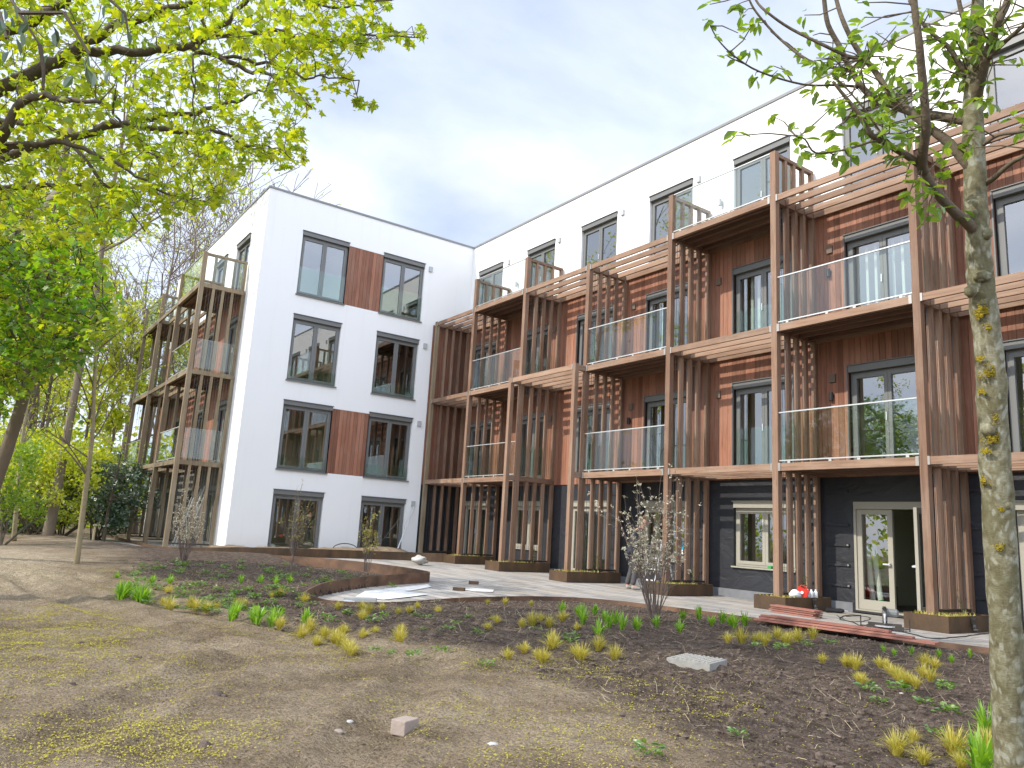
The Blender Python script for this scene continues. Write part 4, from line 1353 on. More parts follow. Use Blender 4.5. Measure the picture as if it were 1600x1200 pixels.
# ------------------------------------------------------------------ second maple, dark green, behind at the left
def leafy_tree(name, label, base, height, tr, nleaf, lsz, lm, bark, rng, crown=None, lev=3, lean=(0, 0), group=None, spread=.5, crown_from=.35, kids=(3, 4), rmin=.013):
    t = thing(name, label, 'tree', base, 0, group)
    mb = MB(); tips = []
    n = 7; pts = []; rad = []
    for i in range(n):
        f = i / (n - 1)
        pts.append(base + Vector((lean[0] * f + .25 * noise.noise(Vector((f * 3, base.x, 1))), lean[1] * f + .25 * noise.noise(Vector((f * 3, base.y, 7))), -.15 + height * .85 * f)))
        rad.append(tr * (1 - .75 * f) * (1.25 if i == 0 else 1))
    mb.tube(pts, rad, 9, cap=False)
    mb.build('trunk', M[bark], t, base, smooth=True)
    bb = MB()
    for i in range(n - 1):
        f = i / (n - 1)
        if f < crown_from: continue
        for k in range(rng.randint(2, 3)):
            p = pts[i].lerp(pts[i + 1], rng.random())
            d = Vector((rng.gauss(0, 1), rng.gauss(0, 1), 0)).normalized() * (1 - .4 * f) + Vector((0, 0, rng.uniform(.2, .9)))
            grow(bb, tips, p, d.normalized(), height * spread * .42 * rng.uniform(.7, 1.1), rad[i] * .45, 1, lev, rng, kids, rmin=rmin)
    grow(bb, tips, pts[-1], Vector((0, 0, 1)), height * .16, rad[-1], 1, lev, rng, kids, rmin=rmin)
    bb.build('branches', M[bark], t, base)
    if nleaf:
        lf = MB(); per = max(1, nleaf // max(1, len(tips)))
        for p, d in tips:
            for _ in range(per + (rng.random() < (nleaf / max(1, len(tips)) - per))):
                card(lf, p + rdir(rng) * rng.uniform(0, .55) * (height / 16), lsz * rng.uniform(.6, 1.3), rng, .75)
        lf.build('crown', M[lm], t, base)
    return t


def second_maple():
    rng = random.Random(31)
    b = base_at(-30, 15.5)
    t = thing('maple_tree', 'second maple at the left edge with dense darker green hanging foliage', 'tree', b)
    mb = MB()
    pl = [(-62, 870, 15.5), (-22, 790, 15.5), (8, 710, 15.5), (34, 630, 15.6), (54, 550, 15.7), (75, 470, 15.8), (82, 400, 15.9), (92, 300, 16), (110, 200, 16)]
    P = [at(*q) for q in smooth_line(pl, 3)]; P[0].z = b.z - .1
    n = len(P)
    mb.tube(P, [.15 - .09 * i / (n - 1) for i in range(n)], 12, wob=.12)
    mb.build('trunk', M['barkgrey'], t, b, smooth=True)
    nodes = []
    for pl in ([(75, 470, 15.8), (40, 400, 15), (-20, 350, 14.5), (-80, 330, 14)], [(82, 400, 15.9), (120, 340, 15), (150, 330, 14.5), (175, 380, 14)], [(68, 540, 15.7), (30, 480, 15), (-30, 450, 14.5)],
               [(75, 470, 15.8), (120, 440, 15), (160, 480, 14.5)], [(68, 540, 15.7), (110, 520, 15.2), (150, 540, 15)], [(92, 300, 16), (50, 340, 14.8), (0, 390, 14)]):
        q = smooth_line(pl, 3); PP = [at(*x) for x in q]
        m2 = MB(); m2.tube(PP, [.09 - .07 * i / (len(PP) - 1) for i in range(len(PP))], 7, wob=.1)
        m2.build('branch', M['barkgrey'], t, b, smooth=True); nodes += PP
    NP = np.array([p[:] for p in nodes])
    poly = [(-120, 300), (200, 300), (205, 345), (150, 372), (145, 400), (168, 425), (150, 445), (178, 470), (182, 520), (140, 520), (150, 560), (118, 575), (95, 560), (70, 590), (40, 560), (38, 600), (10, 640), (-120, 660)]
    lf = MB(); l2 = MB(); tw = MB(); C = []
    for _ in range(14000):
        u = rng.uniform(-120, 210); v = rng.uniform(300, 660)
        if not inside(u, v, poly): continue
        c = at(u, v, rng.uniform(12.5, 16.5))
        if noise.noise(c * .7) * .6 + noise.noise(c * 1.8) * .4 < -.16: continue
        C.append(c)
        if len(C) > 1150: break
    C.sort(key=lambda q: float(np.sum((NP - np.array(q[:])) ** 2, axis=1).min()))
    T = np.array(NP.tolist() + [c[:] for c in C]); n0 = len(NP); used = np.zeros(len(T), int)
    for k_, c in enumerate(C):
        dd = np.sum((T[:n0 + k_] - np.array(c[:])) ** 2, axis=1) + used[:n0 + k_] * .4
        i = int(dd.argmin()); used[i] += 1; p0 = Vector(T[i])
        if (p0 - c).length < 2.5: tw.tube([p0, (p0 + c) / 2 + rdir(rng) * .1, c], [.012, .009, .006], 3, cap=False)
        tgt = l2 if noise.noise(c * .9 + Vector((5, 5, 5))) > .12 else lf
        for _ in range(rng.randint(6, 10)): maple_leaf(tgt, c + rdir(rng) * .26 * rng.uniform(.2, 1.2), rng.uniform(.09, .16), rng)
    tw.build('twigs', M['bark'], t, b)
    o = lf.build('crown', M['maple2'], t, b); l2.build('flowers', M['maple'], t, b)


second_maple()

# ------------------------------------------------------------------ the wood beyond
rw = random.Random(77)
WT = 'trees of the wood beyond the bare ground'
LAB_B = 'tall trunk with sparse yellow green spring leaves in the wood beyond the bare ground'
t1 = thing  # alias kept short
leafy_tree('forest_tree', 'leaning grey brown trunk nearest the left balconies in the wood', base_at(80, 25), 19, .15, 2000, .16, 'fresh', 'barkgrey', random.Random(3), lean=(1.2, .2), group=WT, crown_from=.45)
woods = [(46, 33, 17, .11), (150, 36, 10.5, .1), (118, 42, 13, .12), (12, 36, 19, .14), (20, 44, 20, .2), (-60, 30, 18, .25), (-100, 46, 19, .22), (-140, 36, 19, .22), (70, 50, 17, .2), (-230, 28, 18, .22), (-20, 48, 20, .2), (60, 62, 13, .2)]
variants = []
for i, (u, d, hh, r) in enumerate(woods):
    if i < 5:
        t = leafy_tree('forest_tree', LAB_B, base_at(u, d), hh, r, 3600 if i % 2 else 2800, .19, 'fresh', 'barkgrey' if i % 2 else 'bark', random.Random(100 + i), group=WT, crown_from=.22, spread=.36, lean=(rw.uniform(-.8, .8), rw.uniform(-.8, .8)))
        variants.append((t, hh))
    else:
        v, h0 = variants[i % 5]
        dup(v, base_at(u, d), rw.uniform(0, 6.28), hh / h0)
LAB_C = 'bare winter tree with fine twigs behind the left wing'
bare = []
for i, (u, d, hh) in enumerate([(248, 44, 19), (300, 52, 22), (345, 60, 24), (210, 42, 18), (385, 66, 24), (275, 62, 23), (178, 56, 20)]):
    if i < 3:
        t = leafy_tree('bare_tree', LAB_C, base_at(u, d), hh, .24, 60, .14, 'fresh', 'twig', random.Random(200 + i), lev=4, group='bare trees behind the left wing', crown_from=.25, kids=(3, 4), spread=.62, rmin=.019)
        bare.append((t, hh))
    else:
        v, h0 = bare[i % 3]
        dup(v, base_at(u, d), rw.uniform(0, 6.28), hh / h0)


def bush(name, label, base, w, h, n, lsz, lm, rng, group=None, stems=6, cat='bush'):
    t = thing(name, label, cat, base, 0, group)
    b = MB(); lf = MB(); tips = []
    for _ in range(stems):
        d = Vector((rng.gauss(0, .6), rng.gauss(0, .6), 1)).normalized()
        grow(b, tips, base + Vector((rng.uniform(-.2, .2), rng.uniform(-.2, .2), -.05)), d, h * .45, .035, 1, 3, rng, (2, 4), .8, .15, .008)
    b.build('stems', M['bark'], t, base)
    cl = []
    for _ in range(26):
        a = rng.uniform(0, 6.28); q = rng.random() ** .5 * w * .5; z = rng.uniform(.12, 1) ** .8 * h
        q *= (1 - .55 * max(0, z / h - .35))
        cl.append((base + Vector((math.cos(a) * q, math.sin(a) * q, z)), rng.uniform(.16, .34) * w * .5))
    for _ in range(n):
        c, r = rng.choice(cl)
        card(lf, c + rdir(rng) * r * rng.random() ** .4, lsz * rng.uniform(.6, 1.3), rng, .6)
    lf.build('leaves', M[lm], t, base)
    return t


ub = random.Random(9)
UL = 'bright green undergrowth bush at the edge of the wood'
bush('bush', 'bright green bush around the foot of the second maple at the left edge', base_at(2, 20), 2.6, 2.6, 3600, .11, 'mid', ub)
b0 = bush('bush', UL, base_at(62, 25.5), 4.4, 3.4, 4200, .13, 'fresh', ub, 'bright bushes along the wood edge')
b1 = bush('bush', UL, base_at(-20, 26), 4.0, 3.0, 3400, .13, 'mid', ub, 'bright bushes along the wood edge')
b2 = bush('bush', UL, base_at(104, 27.5), 3.6, 3.2, 3800, .13, 'fresh', ub, 'bright bushes along the wood edge')
for src, u, d, s in ((b0, 160, 36, 1.2), (b1, 70, 32, 1.15), (b2, 8, 31, 1.25), (b0, -90, 28, 1), (b1, 200, 40, 1.2), (b2, 130, 44, 1.3), (b0, -170, 27, 1.1), (b1, 230, 48, 1.3)):
    dup(src, base_at(u, d), ub.uniform(0, 6), s)
bush('evergreen_shrub', 'broad dark evergreen shrub left of the timber balconies', base_at(158, 28), 3.8, 2.7, 4600, .15, 'ever', ub)
bush('evergreen_shrub', 'low dark evergreen shrub at the foot of the second maple', base_at(32, 27), 3.4, 1.2, 2400, .14, 'ever', ub)


def pine():
    rng = random.Random(4); b = base_at(168, 26.5)
    t = thing('pine_tree', 'small dark conifer with a reddish stem beside the left balconies', 'tree', b)
    m = MB(); top = b + Vector((.2, .1, 3.0)); m.tube([b, b + Vector((.03, 0, 1)), b + Vector((.1, .05, 2)), top], [.07, .06, .05, .02], 7)
    m.build('trunk', M['bark'], t, b)
    br = MB(); lf = MB()
    for _ in range(26):
        f = rng.uniform(.35, 1); p = b.lerp(top, f); d = Vector((rng.gauss(0, 1), rng.gauss(0, 1), .25)).normalized(); ln = 1.5 * (1.15 - f)
        br.tube([p, p + d * ln * .5, p + d * ln + Vector((0, 0, -.08))], [.018, .012, .006], 4)
        for k in range(34):
            q = p + d * ln * rng.uniform(.3, 1.05)
            card(lf, q + rdir(rng) * .12, .16, rng, .16)
    br.build('branches', M['bark'], t, b); lf.build('needles', M['ever'], t, b)


pine()

# far mass of the wood, no tree of it can be told apart
def farwood():
    rng = random.Random(12); m = MB()
    for _ in range(17000):
        u = rng.uniform(-700, 300) if rng.random() < .75 else rng.uniform(-250, 250); d = rng.uniform(46, 78); b = base_at(u, d)
        if u > 150 and rng.random() < .6: continue
        z = rng.random() ** 1.5 * 11 * (1 + .5 * noise.noise(Vector((b.x * .12, b.y * .12, 0))))
        p = b + Vector((0, 0, z))
        if noise.noise(p * .28) < -.12: continue
        card(m, p, rng.uniform(.3, .65), rng, .7, 0 if rng.random() < .6 else 1)
    for _ in range(60):
        b = base_at(rng.uniform(-700, 260), rng.uniform(46, 72)); h = rng.uniform(10, 18)
        m.tube([b, b + Vector((rng.uniform(-.6, .6), rng.uniform(-.6, .6), h * .5)), b + Vector((rng.uniform(-1, 1), rng.uniform(-1, 1), h))], [.16, .12, .04], 5, 2)
    for _ in range(9000):      # its far arm, across the grounds
        x = rng.uniform(-45, 60); y = rng.uniform(-66, -44); z = rng.random() ** 1.3 * 9 * (1 + .5 * noise.noise(Vector((x * .12, y * .12, 0))))
        p = Vector((x, y, z))
        if noise.noise(p * .28) < -.12: continue
        card(m, p, rng.uniform(.4, .75), rng, .7, 0 if rng.random() < .6 else 1)
    o = m.build('wood', [M['fresh'], M['mid'], M['barkgrey']])
    tag(o, 'far off spring wood closing the view at the left', 'wood', kind='stuff')


farwood()
# trees across the grounds, seen mirrored in the window panes
for i, (x, y, s) in enumerate([(-8, -46, .95), (2, -48, 1), (9, -45, .9), (15, -48, .95), (21, -46, .9), (28, -49, .95), (35, -47, .9), (-2, -55, 1.1), (12, -57, 1.1), (25, -57, 1.1)]):
    v, h0 = variants[i % 5]
    dup(v, (x, y, 0), rw.uniform(0, 6.28), s * 15 / h0, 'spring tree across the grounds, seen only mirrored in the window panes', 'trees mirrored in the panes')

# young staked trees and the slim trunks on the bare ground
def sapling(label, pl, r, rng, twigs=10, lm='yellowbud'):
    P = [at(*q) for q in smooth_line(pl, 3)]; b = P[0].copy(); b.z = gz(b.x, b.y); P[0] = b
    t = thing('sapling', label, 'tree', b)
    m = MB(); n = len(P); m.tube(P, [r * (1 - .65 * i / (n - 1)) for i in range(n)], 7, wob=.1)
    m.build('trunk', M['barkpale'], t, b, smooth=True)
    br = MB(); tips = []; lf = MB()
    for _ in range(twigs):
        p = P[rng.randint(n // 3, n - 1)]
        grow(br, tips, p, (rdir(rng, .2, 1) + Vector((0, 0, .5))).normalized(), 1.0, r * .3, 2, 4, rng, (2, 3), .6, .3, .005)
    br.build('branches', M['twig'], t, b)
    for p, d in tips:
        for _ in range(3): card(lf, p + rdir(rng) * .15, .06, rng)
    lf.build('leaves', M['fresh'], t, b)


sapling('slim pale young tree standing alone on the bare ground left of the bed', [(116, 908, 15.6), (123, 850, 15.6), (133, 770, 15.6), (143, 690, 15.6), (147, 610, 15.6), (152, 520, 15.7), (165, 440, 15.8)], .065, random.Random(41))
sapling('slim grey young tree at the far left of the bare ground', [(20, 856, 22), (27, 780, 22), (33, 700, 22), (45, 620, 22), (52, 560, 22)], .07, random.Random(42))


def stake(u, v, d, h, label, r=.035):
    b = base_at(u, d); m = MB(); o = b
    m.tube([b + Vector((0, 0, -.1)), b + Vector((0, 0, h)), b + Vector((0, 0, h + .01))], [r, r, r * .7], 8)
    m.fbox(Frame(b, (1, 0, 0), (0, 1, 0)), -.06, .06, h - .05, h - .002, -r - .02, r + .02)
    tag(m.build('stake', M['barkpale'], None, tuple(o)), label, 'stake')


stake(152, 846, 24, .62, 'short pale wooden stake left of the timber balconies')

# ------------------------------------------------------------------ planting in the bed
def tuft_mesh(rng, n, h, spread, wd, upright=.35):
    mb = MB()
    for _ in range(n):
        a = rng.uniform(0, 6.28); r = rng.random() ** .8
        out = Vector((math.cos(a), math.sin(a), 0))
        b = out * .03 * rng.random() * (spread / .15)
        l = h * rng.uniform(.45, 1.15)
        k = spread * r * rng.uniform(.75, 1.2)
        P = [b - Vector((0, 0, .02))]
        for t in (.35, .7, 1.0):
            P.append(b + out * k * t ** 1.4 + Vector((0, 0, l * (t - (1 - upright) * r * r * t * t * .9))))
        s = Vector((-math.sin(a + rng.uniform(-.6, .6)), math.cos(a + rng.uniform(-.6, .6)), 0)) * wd * .5
        n0 = len(mb.v); vr = rng.random()
        mb.v.extend([tuple(q) for q in (P[0] - s * .7, P[0] + s * .7, P[1] + s, P[2] + s * .8, P[3], P[2] - s * .8, P[1] - s)])
        mb.f += [(n0, n0 + 1, n0 + 2, n0 + 6), (n0 + 6, n0 + 2, n0 + 3, n0 + 5), (n0 + 5, n0 + 3, n0 + 4)]; mb.m += [0] * 3; mb.var += [vr] * 3
    return mb


def herb_mesh(rng, n, w, h):
    mb = MB()
    for _ in range(n):
        a = rng.uniform(0, 6.28); r = w * rng.random()
        p = Vector((math.cos(a) * r, math.sin(a) * r, rng.uniform(0, h)))
        add_leaf(mb, p, rng.uniform(.035, .07), .03, rng, Vector((math.cos(a), math.sin(a), rng.uniform(0, .8))), .2)
    return mb


rp = random.Random(55)
PROT = {}
def proto(kind, cat, name, meshes, matname):
    PROT[kind] = [(name, cat, m, matname) for m in meshes]


proto('tuft', 'grass tuft', 'grass_tuft', [tuft_mesh(rp, 190, .15, .155, .004, .25) for _ in range(4)], 'tuft')
proto('lily', 'plant', 'lily_clump', [tuft_mesh(rp, 46, .2, .145, .016, .35) for _ in range(4)], 'lily')
proto('herb', 'plant', 'small_plant', [herb_mesh(rp, 26, .075, .06) for _ in range(4)], 'herb')
PMESH = {}


def place(kind, u, v, sc, label, group, p=None):
    i = rp.randrange(4)
    name, cat, mb, mt = PROT[kind][i]
    key = (kind, i)
    if key not in PMESH:
        o = mb.build(name, M[mt]); PMESH[key] = o.data
    else:
        o = bpy.data.objects.new(name, PMESH[key]); COL.objects.link(o)
    o.location = on_ground(u, v) if p is None else p
    o.rotation_euler = (0, 0, rp.uniform(0, 6.28)); o.scale = (sc, sc, sc * rp.uniform(.85, 1.15))
    tag(o, label, cat, group)
    return o


G1 = [(794, 1029), (819, 1018), (849, 1034), (864, 1016), (907, 1031), (961, 1029), (935, 1014), (840, 1028), (899, 1022)]
G2 = [(777, 974), (762, 984), (815, 980), (832, 976), (845, 969), (901, 984), (879, 969), (858, 978), (770, 970), (624, 1004), (626, 986), (586, 989), (567, 997), (684, 958)]
G3 = [(534, 989), (507, 995), (522, 1002), (539, 1012), (549, 1023), (530, 1006), (437, 981), (483, 986), (470, 997), (494, 1008), (507, 994), (538, 990), (545, 1018)]
G4 = [(528, 951), (566, 952), (597, 953), (622, 960), (639, 957), (652, 950), (566, 968), (762, 943), (789, 943), (830, 946), (576, 957)]
G5 = [(262, 927), (254, 944), (265, 953), (297, 946), (322, 955), (337, 951), (378, 948), (424, 933), (437, 929), (477, 929), (305, 951), (372, 953)]
G6 = [(1137, 1002), (1159, 1002), (1180, 1002), (1195, 1006), (1202, 998), (1225, 1002), (1234, 996), (1247, 1000), (1270, 996), (1215, 996), (1230, 1006), (1188, 998)]
G7 = [(1285, 1034), (1322, 1039), (1337, 1043), (1347, 1066), (1375, 1041), (1392, 1051), (1405, 1064), (1420, 1069), (1431, 1073), (1446, 1038), (1461, 1043), (1442, 1056), (1454, 1062), (1330, 1041), (1398, 1056), (1412, 1068), (1341, 1062), (1385, 1044)]
G8 = [(1401, 1176), (1427, 1160), (1442, 1192), (1491, 1178), (1502, 1198), (1544, 1172)]
for lst, lab, grp, s in ((G1, 'yellow grass tuft in the front row between the open dirt and the grey slab', 'front row of yellow grass tufts', 1.05), (G2, 'yellow grass tuft in the middle of the bed in front of the paving', 'yellow tufts in the middle of the bed', .95),
                         (G3, 'yellow grass tuft in the drift below the bent tip of the steel edging', 'yellow tufts below the edging tip', .9), (G4, 'small yellow grass tuft right beside the edge of the paving', 'yellow tufts along the paving edge', .85),
                         (G5, 'yellow grass tuft among the green clumps at the left end of the bed', 'yellow tufts at the left of the bed', .95), (G6, 'yellow grass tuft in front of the pile of red boards', 'yellow tufts before the red boards', .95),
                         (G7, 'yellow grass tuft in the broken rows between the red boards and the foreground trunk', 'yellow tufts in the right rows', .85), (G8, 'large yellow grass tuft at the foot of the foreground trunk', 'large yellow tufts by the trunk', .95)):
    for u, v in lst: place('tuft', u, v, s * rp.choice((.75, .85, 1.0, 1.1, 1.2)) * rp.uniform(.9, 1.1), lab, grp)
L1 = [(188, 938), (199, 933), (219, 942), (212, 938), (226, 940), (192, 934)]
L2 = [(238, 911), (265, 911), (376, 911), (407, 911), (431, 913), (453, 911), (182, 905)]
L3 = [(367, 964), (396, 970), (424, 977), (477, 975), (430, 972), (403, 972), (361, 968)]
L4 = [(879, 956), (903, 959), (911, 973), (929, 959), (935, 993), (952, 978), (961, 973), (995, 982), (972, 982), (1025, 978), (945, 970), (908, 964)]
L5 = [(1062, 986), (1066, 967), (1092, 966), (1112, 976), (1129, 972), (1146, 979), (1163, 976), (1140, 975)]
for lst, lab, grp, s in ((L1, 'tall bright green clump at the far left end of the bed', 'green clumps at the left end', 1.25), (L2, 'small bright green clump on the mound before the gable', 'green clumps on the mound', .8),
                         (L3, 'bright green clump in the middle left of the bed', 'green clumps middle left', 1.0), (L4, 'bright green clump left of the big bare shrub', 'green clumps left of the shrub', 1.0),
                         (L5, 'bright green clump between the bare shrub and the red boards', 'green clumps right of the shrub', 1.0)):
    for u, v in lst: place('lily', u, v, s * rp.uniform(.85, 1.15), lab, grp)
place('lily', 1541, 1145, 1.0, 'broad bright green clump close left of the foreground trunk', None)
place('lily', 1533, 1212, 1.3, 'bright green clump at the bottom edge before the foreground trunk', None)
for u, v in ((1381, 1017), (1397, 1024), (1424, 1021), (1467, 1026), (1487, 1034), (1516, 1026)):
    place('lily', u, v, .5, 'short green shoot between the red boards and the tuft rows', 'short green shoots')
for u, v in ((1405, 1077), (1412, 1080), (1474, 1073), (1480, 1078), (1446, 1099), (1482, 1111), (1476, 1114), (1377, 1098), (1354, 1079), (1467, 1150), (1256, 1005), (1262, 1010), (1222, 1014), (1300, 1006), (1180, 1010)):
    place('herb', u, v, rp.uniform(.7, 1.1), 'small low green plant on the dark soil at the right', 'small plants at the right')
k = 0
while k < 140:
    u = rp.uniform(170, 640); v = rp.uniform(878, 975)
    if not inside(u, v, [(225, 880), (330, 876), (500, 884), (630, 900), (500, 916), (480, 960), (400, 965), (240, 950), (170, 925)]): continue
    k += 1
    place('herb', u, v, rp.uniform(.6, 1.15), 'small green plant on the mound at the left of the bed', 'small plants on the left mound')
for u, v in ((586, 1017), (614, 1023), (648, 1026), (690, 1018), (660, 985), (730, 965), (712, 975), (745, 990), (830, 986), (855, 995), (892, 1005), (895, 998), (840, 985), (580, 972), (600, 965), (650, 963), (668, 966), (516, 972), (545, 960), (505, 965), (700, 985), (760, 1040), (1010, 1180), (1155, 1150)):
    place('herb', u, v, rp.uniform(.6, 1.1), 'small green plant scattered in the front of the bed', 'small plants in the front of the bed')


# fallen blossom, clods, stems
def litter():
    rng = random.Random(8); m = MB()
    A = [on_ground(u, v).xy for u, v in ((-60, 960), (130, 950), (240, 985), (330, 1040), (380, 1100), (330, 1198), (-60, 1198))]
    A = [(p.x, p.y) for p in A] + [(25.0, -16.3), (23.5, -17), (18, -17)]
    B = [tuple(on_ground(u, v).xy) for u, v in ((300, 950), (520, 1000), (760, 1030), (1000, 1045), (1180, 1080), (1100, 1198), (680, 1198), (600, 1120), (430, 1040))]
    C = [tuple(on_ground(u, v).xy) for u, v in ((170, 880), (330, 895), (260, 935), (120, 930))]
    cnt = 0
    for _ in range(520000):
        x = rng.uniform(8, 25); y = rng.uniform(-17, -8)
        q = Vector((x, y, 0)); wx = x + .8 * noise.noise(q * .9 + Vector((9, 0, 0))) + rng.gauss(0, .16); wy = y + .8 * noise.noise(q * .9 + Vector((0, 9, 5))) + rng.gauss(0, .16)
        ia, ib, ic = inside(wx, wy, A), inside(wx, wy, B), inside(wx, wy, C); g = noise.noise(q * .8) * .6 + noise.noise(q * 2.6) * .45 + noise.noise(q * 7) * .25
        pr = .03
        if ia: pr = .85 * sstep(-.28, .4, g) + .06
        if ib: pr = .55 * sstep(-.2, .45, g) + .04
        if ic: pr = .35 * sstep(-.1, .4, g) + .05
        bd, _d = 0, 0
        if rng.random() > pr: continue
        z = gz(x, y)
        if inside(x, y, PAVE): continue
        c = Vector((x, y, z)); cnt += 1
        pts.append(c)
    return


pts = []
litter()


def ground_height_lookup():
    """heights of the built ground mesh, for laying small things on it"""
    from mathutils.bvhtree import BVHTree
    o = bpy.data.objects['ground']
    vs = [v.co.copy() for v in o.data.vertices]
    return BVHTree.FromPolygons(vs, [tuple(p.vertices) for p in o.data.polygons])


BVH = ground_height_lookup()


def gh(x, y):
    h = BVH.ray_cast(Vector((x, y, 3)), Vector((0, 0, -1)))
    return h[0].z if h[0] is not None else 0.0


def litter_build():
    rng = random.Random(18); m = MB()
    for c in pts:
        z = gh(c.x, c.y)
        for _ in range(2):
            p = Vector((c.x + rng.uniform(-.02, .02), c.y + rng.uniform(-.02, .02), z + rng.uniform(.002, .010)))
            a = rng.uniform(0, 6.28); s = rng.uniform(.003, .0075)
            d = Vector((math.cos(a), math.sin(a), rng.uniform(-.4, .5))) * s; e = Vector((-math.sin(a), math.cos(a), rng.uniform(-.3, .4))) * s * .7
            m.face([p - d, p - e, p + d, p + e])
    tag(m.build('fallen_blossom', M['petal']), 'yellow green maple blossom fallen on the dirt in drifts', 'blossom', kind='stuff')


litter_build()


def clods():
    rng = random.Random(28); m = MB(); s = MB(); st = MB()
    for _ in range(52000):
        y = -15.5 + 12 * rng.random(); x = rng.uniform(6, 25.2)
        if inside(x, y, PAVE): continue
        bd, dr = zone(x, y)
        near = sstep(14, 3, math.hypot(x - CAM.x, y - CAM.y))
        r = rng.uniform(.004, .013) * (1 + 1.7 * (rng.random() > .86))
        if near < .5 and r < .008: continue
        if rng.random() < bd * .95: lump(m, Vector((x, y, gh(x, y) + r * .15)), r, rng, .75, 5, 3)
        elif rng.random() < .62: lump(s, Vector((x, y, gh(x, y) + min(r, .011) * .05)), min(r, .011) * .8, rng, .6, 5, 3)
        if bd > .4 and rng.random() < .07 and near < .9:
            p = Vector((x, y, gh(x, y))); d = rdir(rng, -.05, .7)
            st.tube([p, p + d * rng.uniform(.03, .09), p + d * .11 + rdir(rng) * .03], [.0022, .002, .001], 3)
    tag(m.build('soil_crumbs', M['clod'], smooth=False), 'dark crumbs of dug soil all over the bed', 'soil', kind='stuff')
    tag(s.build('earth_crumbs', M['sandclod']), 'small dry crumbs of earth on the walked dirt', 'soil', kind='stuff')
    tag(st.build('dry_stems', M['straw']), 'dry plant stems and straw lying in the bed', 'stems', kind='stuff')


clods()
for (u, v, r, mt, lab) in ((321, 1157, .065, 'clod', 'dark clod of earth lowest in the foreground dirt'), (337, 1086, .075, 'clod', 'flat dark clod on the tyre tracks'), (213, 1027, .06, 'clod', 'dark elongated clod left of the tyre tracks'),
                           (127, 1001, .05, 'clod', 'small dark clod at the far left of the dirt'), (111, 1069, .045, 'clod', 'dark clod on the blossom covered dirt at the left'), (1325, 1061, .075, 'stone', 'rounded tan stone between the yellow tufts'),
                           (1139, 1161, .06, 'sandclod', 'tan crumbly lump of sand in the right foreground'), (1105, 1173, .05, 'clod', 'small dark clod in the right foreground'), (1019, 1110, .05, 'clod', 'dark clod right of the middle foreground'), (771, 1160, .045, 'concrete', 'pale broken chip of stone in the foreground'),
                           (528, 1138, .045, 'stone', 'flat pinkish stone left of the brick'), (546, 1120, .035, 'concrete', 'small pale stone behind the brick'), (1408, 1066 + 2, .03, 'concrete', 'small white stone among the right tufts')):
    m = MB(); p = on_ground(u, v); p.z = gh(p.x, p.y); lump(m, Vector((0, 0, r * .15)), r, random.Random(int(u)), .6, 9, 7)
    if 'clod' == mt:
        rr = random.Random(int(v))
        for _ in range(6): lump(m, Vector((rr.uniform(-1, 1) * r, rr.uniform(-1, 1) * r, r * .1)), r * rr.uniform(.3, .5), rr, .7, 7, 5)
    o = m.build('clod' if 'clod' in mt else 'stone', M[mt], smooth=True); p.z -= r * .18; o.location = p; o.scale = (.75, .75, .62)
    tag(o, lab, 'clod' if 'clod' in mt else 'stone')


def slab(name, label, cat, u, v, size, rz, mt, bev=.008, dz=0, tilt=None, p=None):
    import bmesh
    m = MB(); m.box((0, 0, size[2] / 2), size, 0)
    o = m.build(name, M[mt])
    bm = bmesh.new(); bm.from_mesh(o.data)
    bmesh.ops.bevel(bm, geom=bm.edges[:], offset=bev, segments=2, affect='EDGES', profile=.6)
    bm.to_mesh(o.data); bm.free()
    q = p or on_ground(u, v)
    o.location = (q.x, q.y, (gh(q.x, q.y) if p is None and not inside(q.x, q.y, PAVE) else q.z) + dz); o.rotation_euler = (tilt or 0, 0, rz)
    return tag(o, label, cat)


slab('paving_brick', 'pinkish grey paving brick lying alone in the foreground dirt', 'brick', 632, 1139, (.105, .135, .085), .42, 'stone', .007)
# studded pale plastic tray: a slab with a grid of bosses
M['tray'] = plain('pale dusty slab', (0.27, 0.26, 0.235), 0.85, 0.3, 14, 40, 0.3)


def tray():
    p = on_ground(1089, 1036); t = thing('studded_slab', 'square pale grey slab with rows of raised studs lying on the dark soil', 'slab', (p.x, p.y, gh(p.x, p.y) - .01), .32)
    m = MB(); m.box((0, 0, .035), (.44, .44, .07)); m.build('slab', M['tray'], t)
    s = MB()
    for i in range(9):
        for j in range(9):
            c = Vector((-.18 + .045 * i, -.18 + .045 * j, .07)); s.tube([c, c + Vector((0, 0, .009)), c + Vector((0, 0, .013))], [.0165, .0155, .006], 8)
    o = s.build('studs', M['tray'], t); o['kind'] = 'stuff'


tray()
